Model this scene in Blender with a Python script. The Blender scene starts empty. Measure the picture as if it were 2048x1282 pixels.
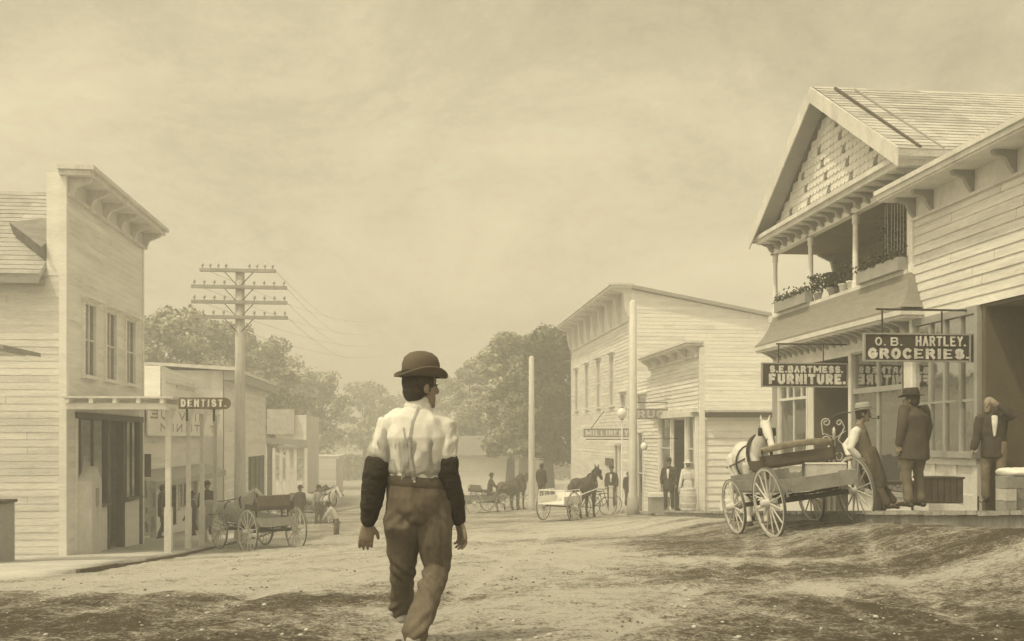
import bpy, bmesh, math, random
from mathutils import Vector, Matrix, noise
random.seed(7)
R = math.radians
C = bpy.context.scene.collection
SC = bpy.context.scene

# ------------------------------------------------------------------ camera
F, CX, HY = 1900.0, 1024.0, 876.0          # focal length and horizon of the 2048 px wide photograph
TH = math.atan(0.1037)                      # the camera looks a little to the right of the street's axis (+Y)
ST, CT = math.sin(TH), math.cos(TH)
E = 1.28                                    # eye height
cd = bpy.data.cameras.new('camera'); cam_o = bpy.data.objects.new('camera', cd); C.objects.link(cam_o)
cam_o.location = (0, 0, E); cam_o.rotation_euler = (R(90), 0, -TH)
cd.sensor_width = 36; cd.lens = 36*F/2048; cd.shift_y = (HY-641)/2048; cd.clip_end = 3000; cd.clip_start = 0.1
SC.camera = cam_o
# ------------------------------------------------------------------ sky and sun
to_sun = Vector((-.42, -.3, .92)).normalized()
elev = math.asin(to_sun.z); azim = math.atan2(to_sun.x, to_sun.y)
TINT = (1.0, .872, .565)
w = bpy.data.worlds.new('World'); SC.world = w; w.use_nodes = True
nt = w.node_tree; nt.nodes.clear(); N = nt.nodes.new; L = nt.links.new
sky = N('ShaderNodeTexSky'); sky.sky_type = 'NISHITA'; sky.sun_disc = False; sky.sun_elevation = elev; sky.sun_rotation = azim
sky.dust_density = 5; sky.air_density = 1.2
bw = N('ShaderNodeRGBToBW'); L(sky.outputs[0], bw.inputs[0])
pw = N('ShaderNodeMath'); pw.operation = 'POWER'; pw.inputs[1].default_value = .75; L(bw.outputs[0], pw.inputs[0])
tc = N('ShaderNodeTexCoord'); mp = N('ShaderNodeMapping'); mp.inputs['Scale'].default_value = (1, 1, 1.7); L(tc.outputs['Generated'], mp.inputs[0])
n1 = N('ShaderNodeTexNoise'); n1.inputs['Scale'].default_value = 4.2; n1.inputs['Detail'].default_value = 9; n1.inputs['Roughness'].default_value = .62; n1.inputs['Distortion'].default_value = .5
L(mp.outputs[0], n1.inputs[0])
mr = N('ShaderNodeMapRange'); mr.inputs[1].default_value = .3; mr.inputs[2].default_value = .66; mr.inputs[3].default_value = .7; mr.inputs[4].default_value = 1.1
L(n1.outputs[0], mr.inputs[0])
n2 = N('ShaderNodeTexNoise'); n2.inputs['Scale'].default_value = 60; n2.inputs['Detail'].default_value = 6; n2.inputs['Roughness'].default_value = .8; L(mp.outputs[0], n2.inputs[0])
mr2 = N('ShaderNodeMapRange'); mr2.inputs[1].default_value = .3; mr2.inputs[2].default_value = .7; mr2.inputs[3].default_value = .94; mr2.inputs[4].default_value = 1.06
L(n2.outputs[0], mr2.inputs[0])
m1 = N('ShaderNodeMath'); m1.operation = 'MULTIPLY'; L(pw.outputs[0], m1.inputs[0]); L(mr.outputs[0], m1.inputs[1])
m2 = N('ShaderNodeMath'); m2.operation = 'MULTIPLY'; L(m1.outputs[0], m2.inputs[0]); L(mr2.outputs[0], m2.inputs[1])
vm = N('ShaderNodeVectorMath'); vm.operation = 'SCALE'; vm.inputs[0].default_value = (TINT[0]*4.9, TINT[1]*4.9, TINT[2]*4.9); L(m2.outputs[0], vm.inputs['Scale'])
bg = N('ShaderNodeBackground'); bg.inputs[1].default_value = .11; L(vm.outputs[0], bg.inputs[0])
wo = N('ShaderNodeOutputWorld'); L(bg.outputs[0], wo.inputs[0])
sl = bpy.data.lights.new('sun', 'SUN'); sl.energy = 3.3; sl.angle = R(1.5); sl.color = (1, .875, .585)
so = bpy.data.objects.new('sun', sl); C.objects.link(so); so.rotation_euler = (-to_sun).to_track_quat('-Z', 'Y').to_euler()
SC.view_settings.view_transform = 'Standard'; SC.view_settings.look = 'None'; SC.view_settings.gamma = 1
SC.view_settings.use_curve_mapping = False; SC.view_settings.exposure = -0.55
SC.cycles.use_denoising = True; SC.cycles.max_bounces = 8; SC.cycles.volume_bounces = 1; SC.cycles.transparent_max_bounces = 16

# ------------------------------------------------------------------ helpers
def dX(px, X): return X/(ST+CT*(px-CX)/F)                  # depth at which column px meets the plane X
def cam(px, py, d):
    x = (px-CX)/F*d
    return Vector((ST*d+CT*x, CT*d-ST*x, E+(HY-py)/F*d))
def YX(px, X): return cam(px, 0, dX(px, X)).y
def zd(py, d): return E+(HY-py)/F*d
def zX(px, py, X): return zd(py, dX(px, X))
def sstep(a, b, t):
    t = max(0, min(1, (t-a)/(b-a))); return t*t*(3-2*t)
BASE = [(-30, 0), (0, .02), (6, 0), (10, -.13), (14, -.34), (20, -.84), (32, -1.55), (45, -2.2), (60, -2.75), (100, -3.9), (220, -4.6), (900, -4.8)]
def base(d):
    for (a, za), (b, zb) in zip(BASE, BASE[1:]):
        if d <= b:
            t = (d-a)/(b-a) if d > a else 0
            return za+(zb-za)*t
    return BASE[-1][1]
def gsm(d): return sum(base(d+k) for k in (-2.4, -1.2, 0, 1.2, 2.4))/5
def gz(X, Y):
    d = ST*X+CT*Y; x = CT*X-ST*Y
    wgt = sstep(5, 15, d)*(1-.35*sstep(28, 45, d))*(1-sstep(60, 120, d))
    z = gsm(d)+.05*(max(-14, min(5.5, x))-1)*wgt
    if X > 4.6 and Y < 30: z += (max(z, E-.0768*d-.13)-z)*sstep(4.6, 6.6, X)*.85*(1-sstep(24, 30, Y))
    return z
def walkR(X, Y): return E-.0768*(ST*X+CT*Y)
def walkL(X, Y): return gz(-5.6, Y)+.11-.012*(-5.0-X)

class MB:
    def __init__(s): s.v = []; s.f = []; s.m = []; s.cur = 0
    def add(s, vs, fs):
        b = len(s.v); s.v += [tuple(v) for v in vs]
        for f in fs: s.f.append([b+i for i in f]); s.m.append(s.cur)
        return s
    def box(s, a, b):
        (x0, y0, z0), (x1, y1, z1) = a, b
        return s.add([(x0,y0,z0),(x1,y0,z0),(x1,y1,z0),(x0,y1,z0),(x0,y0,z1),(x1,y0,z1),(x1,y1,z1),(x0,y1,z1)],
                     [(0,3,2,1),(4,5,6,7),(0,1,5,4),(1,2,6,5),(2,3,7,6),(3,0,4,7)])
    def hexa(s, p):   # eight corners, bottom ring then top ring
        return s.add(p, [(0,3,2,1),(4,5,6,7),(0,1,5,4),(1,2,6,5),(2,3,7,6),(3,0,4,7)])
    def bar(s, a, b, wd, ht, up=(0,0,1)):
        a = Vector(a); b = Vector(b); t = (b-a).normalized(); up = Vector(up)
        sd = t.cross(up)
        if sd.length < 1e-4: sd = t.cross(Vector((1,0,0)))
        sd.normalize(); u2 = sd.cross(t).normalized()
        sd *= wd/2; u2 *= ht/2
        return s.hexa([a-sd-u2, a+sd-u2, b+sd-u2, b-sd-u2, a-sd+u2, a+sd+u2, b+sd+u2, b-sd+u2])
    def prism(s, poly, vec):
        n = len(poly); vec = Vector(vec); P = [Vector(p) for p in poly]
        return s.add(P+[p+vec for p in P], [list(range(n))[::-1], list(range(n, 2*n))]+[[i, (i+1) % n, n+(i+1) % n, n+i] for i in range(n)])
    def loft(s, pts, rad, major=(1,0,0), n=14, cap=True, power=1.0):
        P = [Vector(p) for p in pts]; rr = [(r, r) if not isinstance(r, tuple) else r for r in rad]
        if cap:
            t0 = (P[0]-P[1]).normalized(); t1 = (P[-1]-P[-2]).normalized()
            a, b = min(rr[0]), min(rr[-1])
            if isinstance(cap, tuple): a *= cap[0]; b *= cap[1]
            P = [P[0]+t0*a*.75, P[0]+t0*a*.45]+P+[P[-1]+t1*b*.45, P[-1]+t1*b*.75]
            rr = [tuple(q*.45 for q in rr[0]), tuple(q*.82 for q in rr[0])]+rr+[tuple(q*.82 for q in rr[-1]), tuple(q*.45 for q in rr[-1])]
        mj = Vector(major); vs = []
        for i, p in enumerate(P):
            t = (P[min(i+1, len(P)-1)]-P[max(i-1, 0)]).normalized()
            a = mj-t*mj.dot(t)
            if a.length < .05: a = Vector((0,1,0))-t*t.y
            if a.length < .05: a = Vector((0,0,1))-t*t.z
            a.normalize(); b = t.cross(a)
            for k in range(n):
                q = 2*math.pi*k/n; vs.append(p+a*math.cos(q)*rr[i][0]+b*math.sin(q)*rr[i][1])
        m = len(P); fs = []
        for i in range(m-1):
            for k in range(n): fs.append((i*n+k, i*n+(k+1) % n, (i+1)*n+(k+1) % n, (i+1)*n+k))
        fs.append(tuple(range(n))[::-1]); fs.append(tuple((m-1)*n+k for k in range(n)))
        return s.add(vs, fs)
    def tube(s, pts, r, n=8, cap=False):
        return s.loft(pts, r if isinstance(r, list) else [r]*len(pts), n=n, cap=cap, major=(.31, .52, .8) if len(pts) > 2 else (1, .2, .1))
    def ell(s, c, r, X=(1,0,0), Z=(0,0,1), n=16, m=10):
        c = Vector(c); X = Vector(X).normalized(); Z = Vector(Z); Z = (Z-X*Z.dot(X)).normalized(); Y = Z.cross(X)
        vs = [c+Z*r[2]]
        for i in range(1, m):
            a = math.pi*i/m
            for k in range(n):
                q = 2*math.pi*k/n
                vs.append(c+X*r[0]*math.sin(a)*math.cos(q)+Y*r[1]*math.sin(a)*math.sin(q)+Z*r[2]*math.cos(a))
        vs.append(c-Z*r[2]); fs = [(0, 1+k, 1+(k+1) % n) for k in range(n)]
        for i in range(m-2):
            for k in range(n): fs.append((1+i*n+k, 1+(i+1)*n+k, 1+(i+1)*n+(k+1) % n, 1+i*n+(k+1) % n))
        e = len(vs)-1; fs += [(e, e-n+(k+1) % n, e-n+k) for k in range(n)]
        return s.add(vs, fs)
    def lathe(s, prof, c=(0,0,0), axis=(0,0,1), n=24, sx=1.0):
        c = Vector(c); Z = Vector(axis).normalized(); X = Z.orthogonal().normalized() if abs(Z.z) < .99 else Vector((1,0,0)); Y = Z.cross(X); vs = []
        for r, h in prof:
            for k in range(n):
                q = 2*math.pi*k/n; vs.append(c+Z*h+X*r*sx*math.cos(q)+Y*r*math.sin(q))
        fs = []
        for i in range(len(prof)-1):
            for k in range(n): fs.append((i*n+k, i*n+(k+1) % n, (i+1)*n+(k+1) % n, (i+1)*n+k))
        if prof[0][0] > 1e-3: fs.append(tuple(range(n))[::-1])
        if prof[-1][0] > 1e-3: fs.append(tuple((len(prof)-1)*n+k for k in range(n)))
        return s.add(vs, fs)
    def mesh(s, name):
        me = bpy.data.meshes.new(name); me.from_pydata(s.v, [], s.f); me.update(); return me
    def build(s, name, mats, parent=None, smooth=False):
        me = s.mesh(name)
        if not isinstance(mats, (list, tuple)): mats = [mats]
        for m in mats: me.materials.append(m)
        if len(mats) > 1: me.polygons.foreach_set('material_index', s.m)
        if smooth: me.polygons.foreach_set('use_smooth', [True]*len(me.polygons))
        o = bpy.data.objects.new(name, me); C.objects.link(o)
        if parent: o.parent = parent
        return o

def tag(o, label=None, cat=None, group=None, kind=None):
    if label: o['label'] = label
    if cat: o['category'] = cat
    if group: o['group'] = group
    if kind: o['kind'] = kind
    return o
def empty(name, loc=(0,0,0), rz=0, label=None, cat=None, group=None):
    o = bpy.data.objects.new(name, None); C.objects.link(o); o.location = loc; o.rotation_euler = (0, 0, rz); o.empty_display_size = .2
    return tag(o, label, cat, group)
def copy_tree(o, parent=None):
    c = o.copy(); C.objects.link(c); c.parent = parent
    for ch in list(o.children): copy_tree(ch, c)
    return c

# ------------------------------------------------------------------ materials
MATS = {}
def mat(name, col, rough=.75, var=.15, scale=3.0, bump=.0, bscale=40.0, stretch=(1,1,1), spec=.3, fine=.08):
    if name in MATS: return MATS[name]
    if not isinstance(col, tuple): col = (col, col*.985, col*.95)
    m = bpy.data.materials.new(name); m.use_nodes = True; nt = m.node_tree; N = nt.nodes.new; L = nt.links.new
    b = nt.nodes['Principled BSDF']; b.inputs['Roughness'].default_value = rough; b.inputs['Specular IOR Level'].default_value = spec
    tc = N('ShaderNodeTexCoord'); mp = N('ShaderNodeMapping'); mp.inputs['Scale'].default_value = stretch; L(tc.outputs['Object'], mp.inputs[0])
    n1 = N('ShaderNodeTexNoise'); n1.inputs['Scale'].default_value = scale; n1.inputs['Detail'].default_value = 7; n1.inputs['Roughness'].default_value = .65; L(mp.outputs[0], n1.inputs[0])
    r = N('ShaderNodeMapRange'); r.inputs[1].default_value = .3; r.inputs[2].default_value = .7; r.inputs[3].default_value = 1-var; r.inputs[4].default_value = 1+var*.6; L(n1.outputs[0], r.inputs[0])
    n2 = N('ShaderNodeTexNoise'); n2.inputs['Scale'].default_value = scale*14; n2.inputs['Detail'].default_value = 4; L(mp.outputs[0], n2.inputs[0])
    r2 = N('ShaderNodeMapRange'); r2.inputs[1].default_value = .3; r2.inputs[2].default_value = .7; r2.inputs[3].default_value = 1-fine; r2.inputs[4].default_value = 1+fine; L(n2.outputs[0], r2.inputs[0])
    mu = N('ShaderNodeMath'); mu.operation = 'MULTIPLY'; L(r.outputs[0], mu.inputs[0]); L(r2.outputs[0], mu.inputs[1])
    vm = N('ShaderNodeVectorMath'); vm.operation = 'SCALE'; vm.inputs[0].default_value = col; L(mu.outputs[0], vm.inputs['Scale']); L(vm.outputs[0], b.inputs['Base Color'])
    if bump:
        n3 = N('ShaderNodeTexNoise'); n3.inputs['Scale'].default_value = bscale; n3.inputs['Detail'].default_value = 5; L(mp.outputs[0], n3.inputs[0])
        bp = N('ShaderNodeBump'); bp.inputs['Strength'].default_value = 1; bp.inputs['Distance'].default_value = bump; L(n3.outputs[0], bp.inputs['Height']); L(bp.outputs[0], b.inputs['Normal'])
    MATS[name] = m; return m
def glass(name, mirror, tint, wav=.004):
    m = bpy.data.materials.new(name); m.use_nodes = True; nt = m.node_tree; nt.nodes.clear(); N = nt.nodes.new; L = nt.links.new
    tr = N('ShaderNodeBsdfTransparent'); tr.inputs[0].default_value = (tint, tint, tint, 1)
    gl = N('ShaderNodeBsdfGlossy'); gl.inputs[0].default_value = (.93, .93, .93, 1); gl.inputs['Roughness'].default_value = .02
    tc = N('ShaderNodeTexCoord'); n = N('ShaderNodeTexNoise'); n.inputs['Scale'].default_value = 1.6; n.inputs['Detail'].default_value = 2; L(tc.outputs['Object'], n.inputs[0])
    bp = N('ShaderNodeBump'); bp.inputs['Distance'].default_value = wav; L(n.outputs[0], bp.inputs['Height']); L(bp.outputs[0], gl.inputs['Normal'])
    mx = N('ShaderNodeMixShader'); mx.inputs[0].default_value = mirror; L(tr.outputs[0], mx.inputs[1]); L(gl.outputs[0], mx.inputs[2])
    o = N('ShaderNodeOutputMaterial'); L(mx.outputs[0], o.inputs[0]); MATS[name] = m; return m
white = mat('white_paint', .82, .6, .13, 1.6, .002, 60, stretch=(.4,.4,2.5), fine=.08)
oldwhite = mat('weathered_white_paint', .68, .7, .2, 2.0, .003, 40, stretch=(1,1,.4), fine=.08)
whiteb = mat('white_paint_worn', .765, .7, .22, 2.2, .003, 60, stretch=(.5,.5,4), fine=.12)
creamb = mat('cream_siding_worn', .69, .75, .25, 2.1, .003, 50, stretch=(.5,.5,4), fine=.14)
cream = mat('cream_siding', .74, .7, .24, 1.3, .003, 50, stretch=(.35,.35,4), fine=.12)
shadesid = mat('drab_siding', .5, .75, .2, 1.2, .002, 50, stretch=(.5,.5,2.5), fine=.09)
trim = mat('grey_trim_paint', .34, .6, .15, 3, .002)
armwood = mat('cross_arm_wood', .42, .85, .2, 4)
darkpaint = mat('dark_brown_paint', (.085,.072,.058), .55, .25, 2.5, .002)
inner = mat('interior_plaster', .12, .9, .3, 1.0)
shingle = mat('weathered_shingle', .24, .85, .35, 3.5, .02, 18, stretch=(1,1,3), fine=.2)
paleroof = mat('pale_shingle', .5, .85, .2, 2.5, .015, 18, fine=.15)
scallopm = mat('fancy_shingle', .72, .8, .15, 2.5, .006, 30, fine=.1)
wood = mat('grey_weathered_wood', .3, .85, .3, 4, .006, 30, stretch=(1,1,.3), fine=.15)
palewood = mat('pale_raw_wood', .52, .8, .25, 4, .004, 30, fine=.12)
boards = mat('boardwalk_planks', .4, .9, .3, 1.6, .01, 25, fine=.15)
darkwood = mat('dark_stained_wood', (.095,.08,.064), .6, .3, 5, .003, 40)
polewood = mat('telegraph_pole_wood', .6, .85, .2, 3, .01, 30, stretch=(3,3,.3), fine=.15)
signblk = mat('black_sign_board', (.065,.055,.046), .65, .4, 4, .001, fine=.25)
letter = mat('white_sign_lettering', .7, .7, .35, 7, fine=.25)
iron = mat('wrought_iron', .05, .5, .2, 10)
paleiron = mat('enamelled_iron', .5, .45, .2, 10)
glassm = glass('shop_window_glass', .5, .7)
glassd = glass('upper_window_glass', .4, .6)
curtain = mat('window_blind', .6, .9, .12, 4)
skin = mat('skin', (.30,.25,.2), .6, .1, 12, .001, 80, fine=.05)
hairm = mat('dark_hair', (.055,.045,.036), .6, .3, 30, .006, 90, fine=.3)
shirtm = mat('white_cotton', .68, .85, .08, 8, .004, 22, fine=.04)
trousm = mat('dark_wool', (.1,.084,.067), .9, .22, 7, .003, 60, fine=.15)
trous2 = mat('grey_wool', (.16,.14,.11), .9, .3, 7, .003, 60, fine=.15)
coatm = mat('black_coat_cloth', (.065,.055,.046), .9, .25, 7, .003, 60, fine=.15)
sleevem = mat('black_sleeve_cloth', (.04,.033,.027), .85, .3, 9, .006, 50, stretch=(1,1,3), fine=.2)
feltm = mat('brown_felt', (.12,.1,.075), .85, .15, 9, .0015, 120, fine=.1)
darkfelt = mat('black_felt', (.05,.042,.035), .85, .15, 9)
palefelt = mat('grey_felt', .34, .85, .15, 9)
leather = mat('black_leather', (.045,.038,.03), .45, .2, 9)
palehide = mat('white_horse_coat', .46, .8, .14, 4, .003, 60)
darkhide = mat('bay_horse_coat', (.09,.075,.06), .6, .2, 4, .003, 60)
greyhide = mat('grey_horse_coat', .36, .7, .3, 3, .003, 60)
wheelp = mat('pale_wheel_paint', .56, .6, .2, 8, fine=.12)
tyrem = mat('iron_tyre', .13, .5, .2, 8)
bedm = mat('wagon_bed_wood', .27, .8, .25, 6, .004, 30, fine=.15)
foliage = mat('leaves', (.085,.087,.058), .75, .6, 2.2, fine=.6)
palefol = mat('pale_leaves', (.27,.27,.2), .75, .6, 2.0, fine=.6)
barkm = mat('bark', .12, .9, .3, 5, .02, 10)
stone = mat('pale_stone', .5, .85, .25, 8, .004)
terracotta = mat('clay_pot', .4, .8, .2, 8)

# ------------------------------------------------------------------ facade frames
class Fr:
    def __init__(s, axis, c, sign): s.a, s.c, s.s = axis, c, sign
    def p(s, u, z, o=0): return Vector((s.c+s.s*o, u, z)) if s.a == 'X' else Vector((u, s.c+s.s*o, z))
def fbox(mb, fr, u0, u1, z0, z1, o0, o1):
    a = fr.p(min(u0,u1), z0, o0); b = fr.p(max(u0,u1), z1, o1)
    mb.box([min(a[i], b[i]) for i in range(3)], [max(a[i], b[i]) for i in range(3)])
def clip(poly, ax, val, keep_ge):
    out = []
    for i in range(len(poly)):
        a, b = poly[i], poly[(i+1) % len(poly)]
        ia = (a[ax] >= val-1e-7) if keep_ge else (a[ax] <= val+1e-7); ib = (b[ax] >= val-1e-7) if keep_ge else (b[ax] <= val+1e-7)
        if ia: out.append(a)
        if ia != ib:
            t = (val-a[ax])/(b[ax]-a[ax]); out.append((a[0]+t*(b[0]-a[0]), a[1]+t*(b[1]-a[1])))
    return out
def clap(mb, fr, poly, holes=(), h=.14, th=.022, z00=-10.0):
    """lapped boards covering a convex polygon (u, z), leaving rectangular holes (u0, u1, z0, z1)"""
    zmin = min(p[1] for p in poly); zmax = max(p[1] for p in poly)
    k = int((zmin-z00)/h)
    while z00+k*h < zmax:
        za, zb = z00+k*h, z00+(k+1)*h; k += 1
        cuts = sorted({max(za, zmin), min(zb, zmax)} | {z for q in holes for z in q[2:4] if max(za, zmin) < z < min(zb, zmax)})
        jit = (math.sin(k*12.9898)*43758.5) % 1*.004
        for c0, c1 in zip(cuts, cuts[1:]):
            if c1-c0 < 1e-4: continue
            band = clip(clip(poly, 1, c0, True), 1, c1, False)
            if len(band) < 3: continue
            ua, ub = min(p[0] for p in band), max(p[0] for p in band)
            iv = [(ua, ub)]; zm = (c0+c1)/2
            for (h0, h1, hz0, hz1) in holes:
                h0, h1 = min(h0, h1), max(h0, h1)
                if hz0 < zm < hz1:
                    iv = [x for a, b in iv for x in ((a, min(b, h0)), (max(a, h1), b)) if x[1]-x[0] > 1e-4]
            iv2 = []
            for a, b in iv:
                while b-a > 3.2:
                    c_ = a+1.4+2.4*((math.sin(k*7.13+a*3.7)*9301.7) % 1); iv2.append((a, c_-.003)); a = c_+.003
                iv2.append((a, b))
            for a, b in iv2:
                mb.cur = 1 if (math.sin(k*3.71+a*5.3)*4375.3) % 1 < .3 else 0
                q = clip(clip(band, 0, a, True), 0, b, False)
                if len(q) < 3: continue
                off = lambda z: (th+jit)*(1-(z-za)/h)
                mb.add([fr.p(u, z, off(z)) for u, z in q], [tuple(range(len(q)))])
                lo = [p for p in q if abs(p[1]-c0) < 1e-5]
                if len(lo) >= 2 and abs(c0-za) < 1e-5:
                    u0, u1 = min(p[0] for p in lo), max(p[0] for p in lo)
                    mb.add([fr.p(u0, c0, 0), fr.p(u1, c0, 0), fr.p(u1, c0, th+jit), fr.p(u0, c0, th+jit)], [(0,1,2,3)])
def courses(mb, A, B, Cc, Dd, n, lift=.035):
    # lapped shingle courses on a slope; A-B is the foot, Dd-Cc the head
    A, B, Cc, Dd = map(Vector, (A, B, Cc, Dd)); nn = (B-A).cross(Dd-A).normalized()
    if nn.z < 0: nn = -nn
    for i in range(n):
        t0, t1 = i/n, (i+1)/n; m_ = max(2, int((B-A).length/1.1))
        for j in range(m_):
            s0, s1 = j/m_, (j+1)/m_; q = lambda s, t: A.lerp(B, s).lerp(Dd.lerp(Cc, s), t)
            dz = .006*((math.sin(i*12.7+j*5.1)*913.7) % 1); p0, p1 = q(s0, t0-.12/n*((math.sin(i*3.1+j*9.7)*77.7) % 1)), q(s1, t0-.12/n*((math.sin(i*3.1+j*9.7)*77.7) % 1)); p2, p3 = q(s1, t1), q(s0, t1)
            mb.cur = 1 if (math.sin(i*5.3+j*11.9)*733.1) % 1 < .35 else 0
            mb.add([p0+nn*(lift+dz), p1+nn*(lift+dz), p2+nn*.006, p3+nn*.006, p0, p1], [(0,1,2,3), (0,1,5,4)])
def window(par, fr, u0, u1, z0, z1, cols=2, rows=2, fw=.09, hood=True, pane=None, blind=0.0, sill=True, fm=None, name='window', bars=.03):
    u0, u1 = min(u0, u1), max(u0, u1)
    m = MB()
    fbox(m, fr, u0-fw, u0+.02, z0-.02, z1+.02, -.04, .05); fbox(m, fr, u1-.02, u1+fw, z0-.02, z1+.02, -.04, .05)
    fbox(m, fr, u0-fw-.01, u1+fw+.01, z1+.021, z1+.021+fw, -.04, .055)
    if hood:
        fbox(m, fr, u0-fw-.07, u1+fw+.07, z1+.022+fw, z1+fw+.09, -.03, .2)
        fbox(m, fr, u0-fw-.04, u1+fw+.04, z1-.01+fw, z1+.02+fw, -.02, .12)
    if sill: fbox(m, fr, u0-fw-.04, u1+fw+.04, z0-.1, z0-.021, -.04, .11)
    for i in range(1, cols):
        u = u0+(u1-u0)*i/cols; fbox(m, fr, u-bars/2, u+bars/2, z0, z1, -.035, .012)
    for i in range(1, rows):
        z = z0+(z1-z0)*i/rows; fbox(m, fr, u0, u1, z-bars*.7, z+bars*.7, -.038, .015)
    o = m.build(name, fm or oldwhite, par)
    g = MB(); g.add([fr.p(u0, z0, -.02), fr.p(u1, z0, -.02), fr.p(u1, z1, -.02), fr.p(u0, z1, -.02)], [(0,1,2,3)]); g.build('pane', pane or glassd, o)
    if blind > 0:
        b = MB(); zb = z1-(z1-z0)*blind
        k = 8
        for i in range(k):
            a, c = u0+(u1-u0)*i/k, u0+(u1-u0)*(i+1)/k; oa, oc = -.1-.015*(i % 2), -.1-.015*((i+1) % 2)
            b.add([fr.p(a, zb, oa), fr.p(c, zb, oc), fr.p(c, z1, oc), fr.p(a, z1, oa)], [(0,1,2,3)])
        b.build('blind', curtain, o)
    return o
def cornice(par, fr, u0, u1, ztop, proj, crown=.16, frieze=.5, nb=6, bw=.09, m_=None, mb_=None, bh=.4):
    """bracketed cornice: crown, soffit, frieze board, brackets"""
    u0, u1 = min(u0,u1), max(u0,u1); m_ = m_ or oldwhite
    m = MB()
    fbox(m, fr, u0-.25, u1+.25, ztop-crown*.45, ztop, -.12, proj); fbox(m, fr, u0-.2, u1+.2, ztop-crown, ztop-crown*.45-.001, -.1, proj-.08)
    fbox(m, fr, u0-.02, u1+.02, ztop-crown-frieze, ztop-crown-.001, -.02, .035)
    fbox(m, fr, u0-.06, u1+.06, ztop-crown-frieze-.07, ztop-crown-frieze-.001, -.02, .09)
    o = m.build('cornice', m_, par)
    for i in range(nb):
        u = u0+.06+(u1-u0-.12)*i/(nb-1); b = MB(); zt = ztop-crown-.002; q = proj-.14
        prof = [(.036, zt), (q, zt), (q, zt-.07), (q*.72, zt-.13), (q*.4, zt-.2), (q*.27, zt-bh*.8), (.12, zt-bh), (.036, zt-bh)]
        b.prism([fr.p(u-bw/2, z, oo) for oo, z in prof], fr.p(u+bw/2, 0, 0)-fr.p(u-bw/2, 0, 0)); b.build('bracket', mb_ or m_, o)
    return o

# ------------------------------------------------------------------ sign lettering (strokes)
def arc(cx, cy, rx, ry, a0, a1, n=6): return [(cx+rx*math.cos(R(a0+(a1-a0)*i/n)), cy+ry*math.sin(R(a0+(a1-a0)*i/n))) for i in range(n+1)]
GL = {
 'A': [[(0,0),(.5,1)],[(.5,1),(1,0)],[(.2,.35),(.8,.35)]],
 'B': [[(0,0),(0,1)],[(0,1),(.6,1)]+arc(.6,.76,.34,.24,90,-90)+[(0,.52)],[(.6,.52)]+arc(.62,.26,.38,.26,90,-90)+[(0,0)]],
 'C': [arc(.52,.5,.5,.5,48,312,10)],
 'D': [[(0,0),(0,1)],[(0,1),(.45,1)]+arc(.45,.5,.53,.5,90,-90,8)+[(0,0)]],
 'E': [[(0,0),(0,1)],[(0,1),(.9,1)],[(0,.5),(.7,.5)],[(0,0),(.95,0)]],
 'F': [[(0,0),(0,1)],[(0,1),(.9,1)],[(0,.5),(.7,.5)]],
 'G': [arc(.52,.5,.5,.5,48,330,10)+[(1,.42)],[(.6,.42),(1.02,.42)]],
 'H': [[(0,0),(0,1)],[(1,0),(1,1)],[(0,.5),(1,.5)]],
 'I': [[(.5,0),(.5,1)]],
 'J': [[(.7,1),(.7,.3)]+arc(.4,.3,.3,.3,0,-160,5)],
 'L': [[(0,0),(0,1)],[(0,0),(.9,0)]],
 'M': [[(0,0),(0,1)],[(0,1),(.5,.3)],[(.5,.3),(1,1)],[(1,1),(1,0)]],
 'N': [[(0,0),(0,1)],[(0,1),(1,0)],[(1,0),(1,1)]],
 'O': [arc(.5,.5,.5,.5,0,360,14)],
 'R': [[(0,0),(0,1)],[(0,1),(.55,1)]+arc(.58,.75,.36,.25,90,-90)+[(0,.5)],[(.5,.5),(1,0)]],
 'S': [arc(.5,.74,.44,.26,30,270,8)+arc(.5,.26,.48,.26,90,-150,8)],
 'T': [[(.5,0),(.5,1)],[(0,1),(1,1)]],
 'U': [[(0,1),(0,.38)]+arc(.5,.38,.5,.38,180,360,8)+[(1,1)]],
 'V': [[(0,1),(.5,0)],[(.5,0),(1,1)]],
 'Y': [[(0,1),(.5,.48)],[(1,1),(.5,.48)],[(.5,.48),(.5,0)]],
 '.': [[(.42,.02),(.58,.02)]],
}
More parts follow.
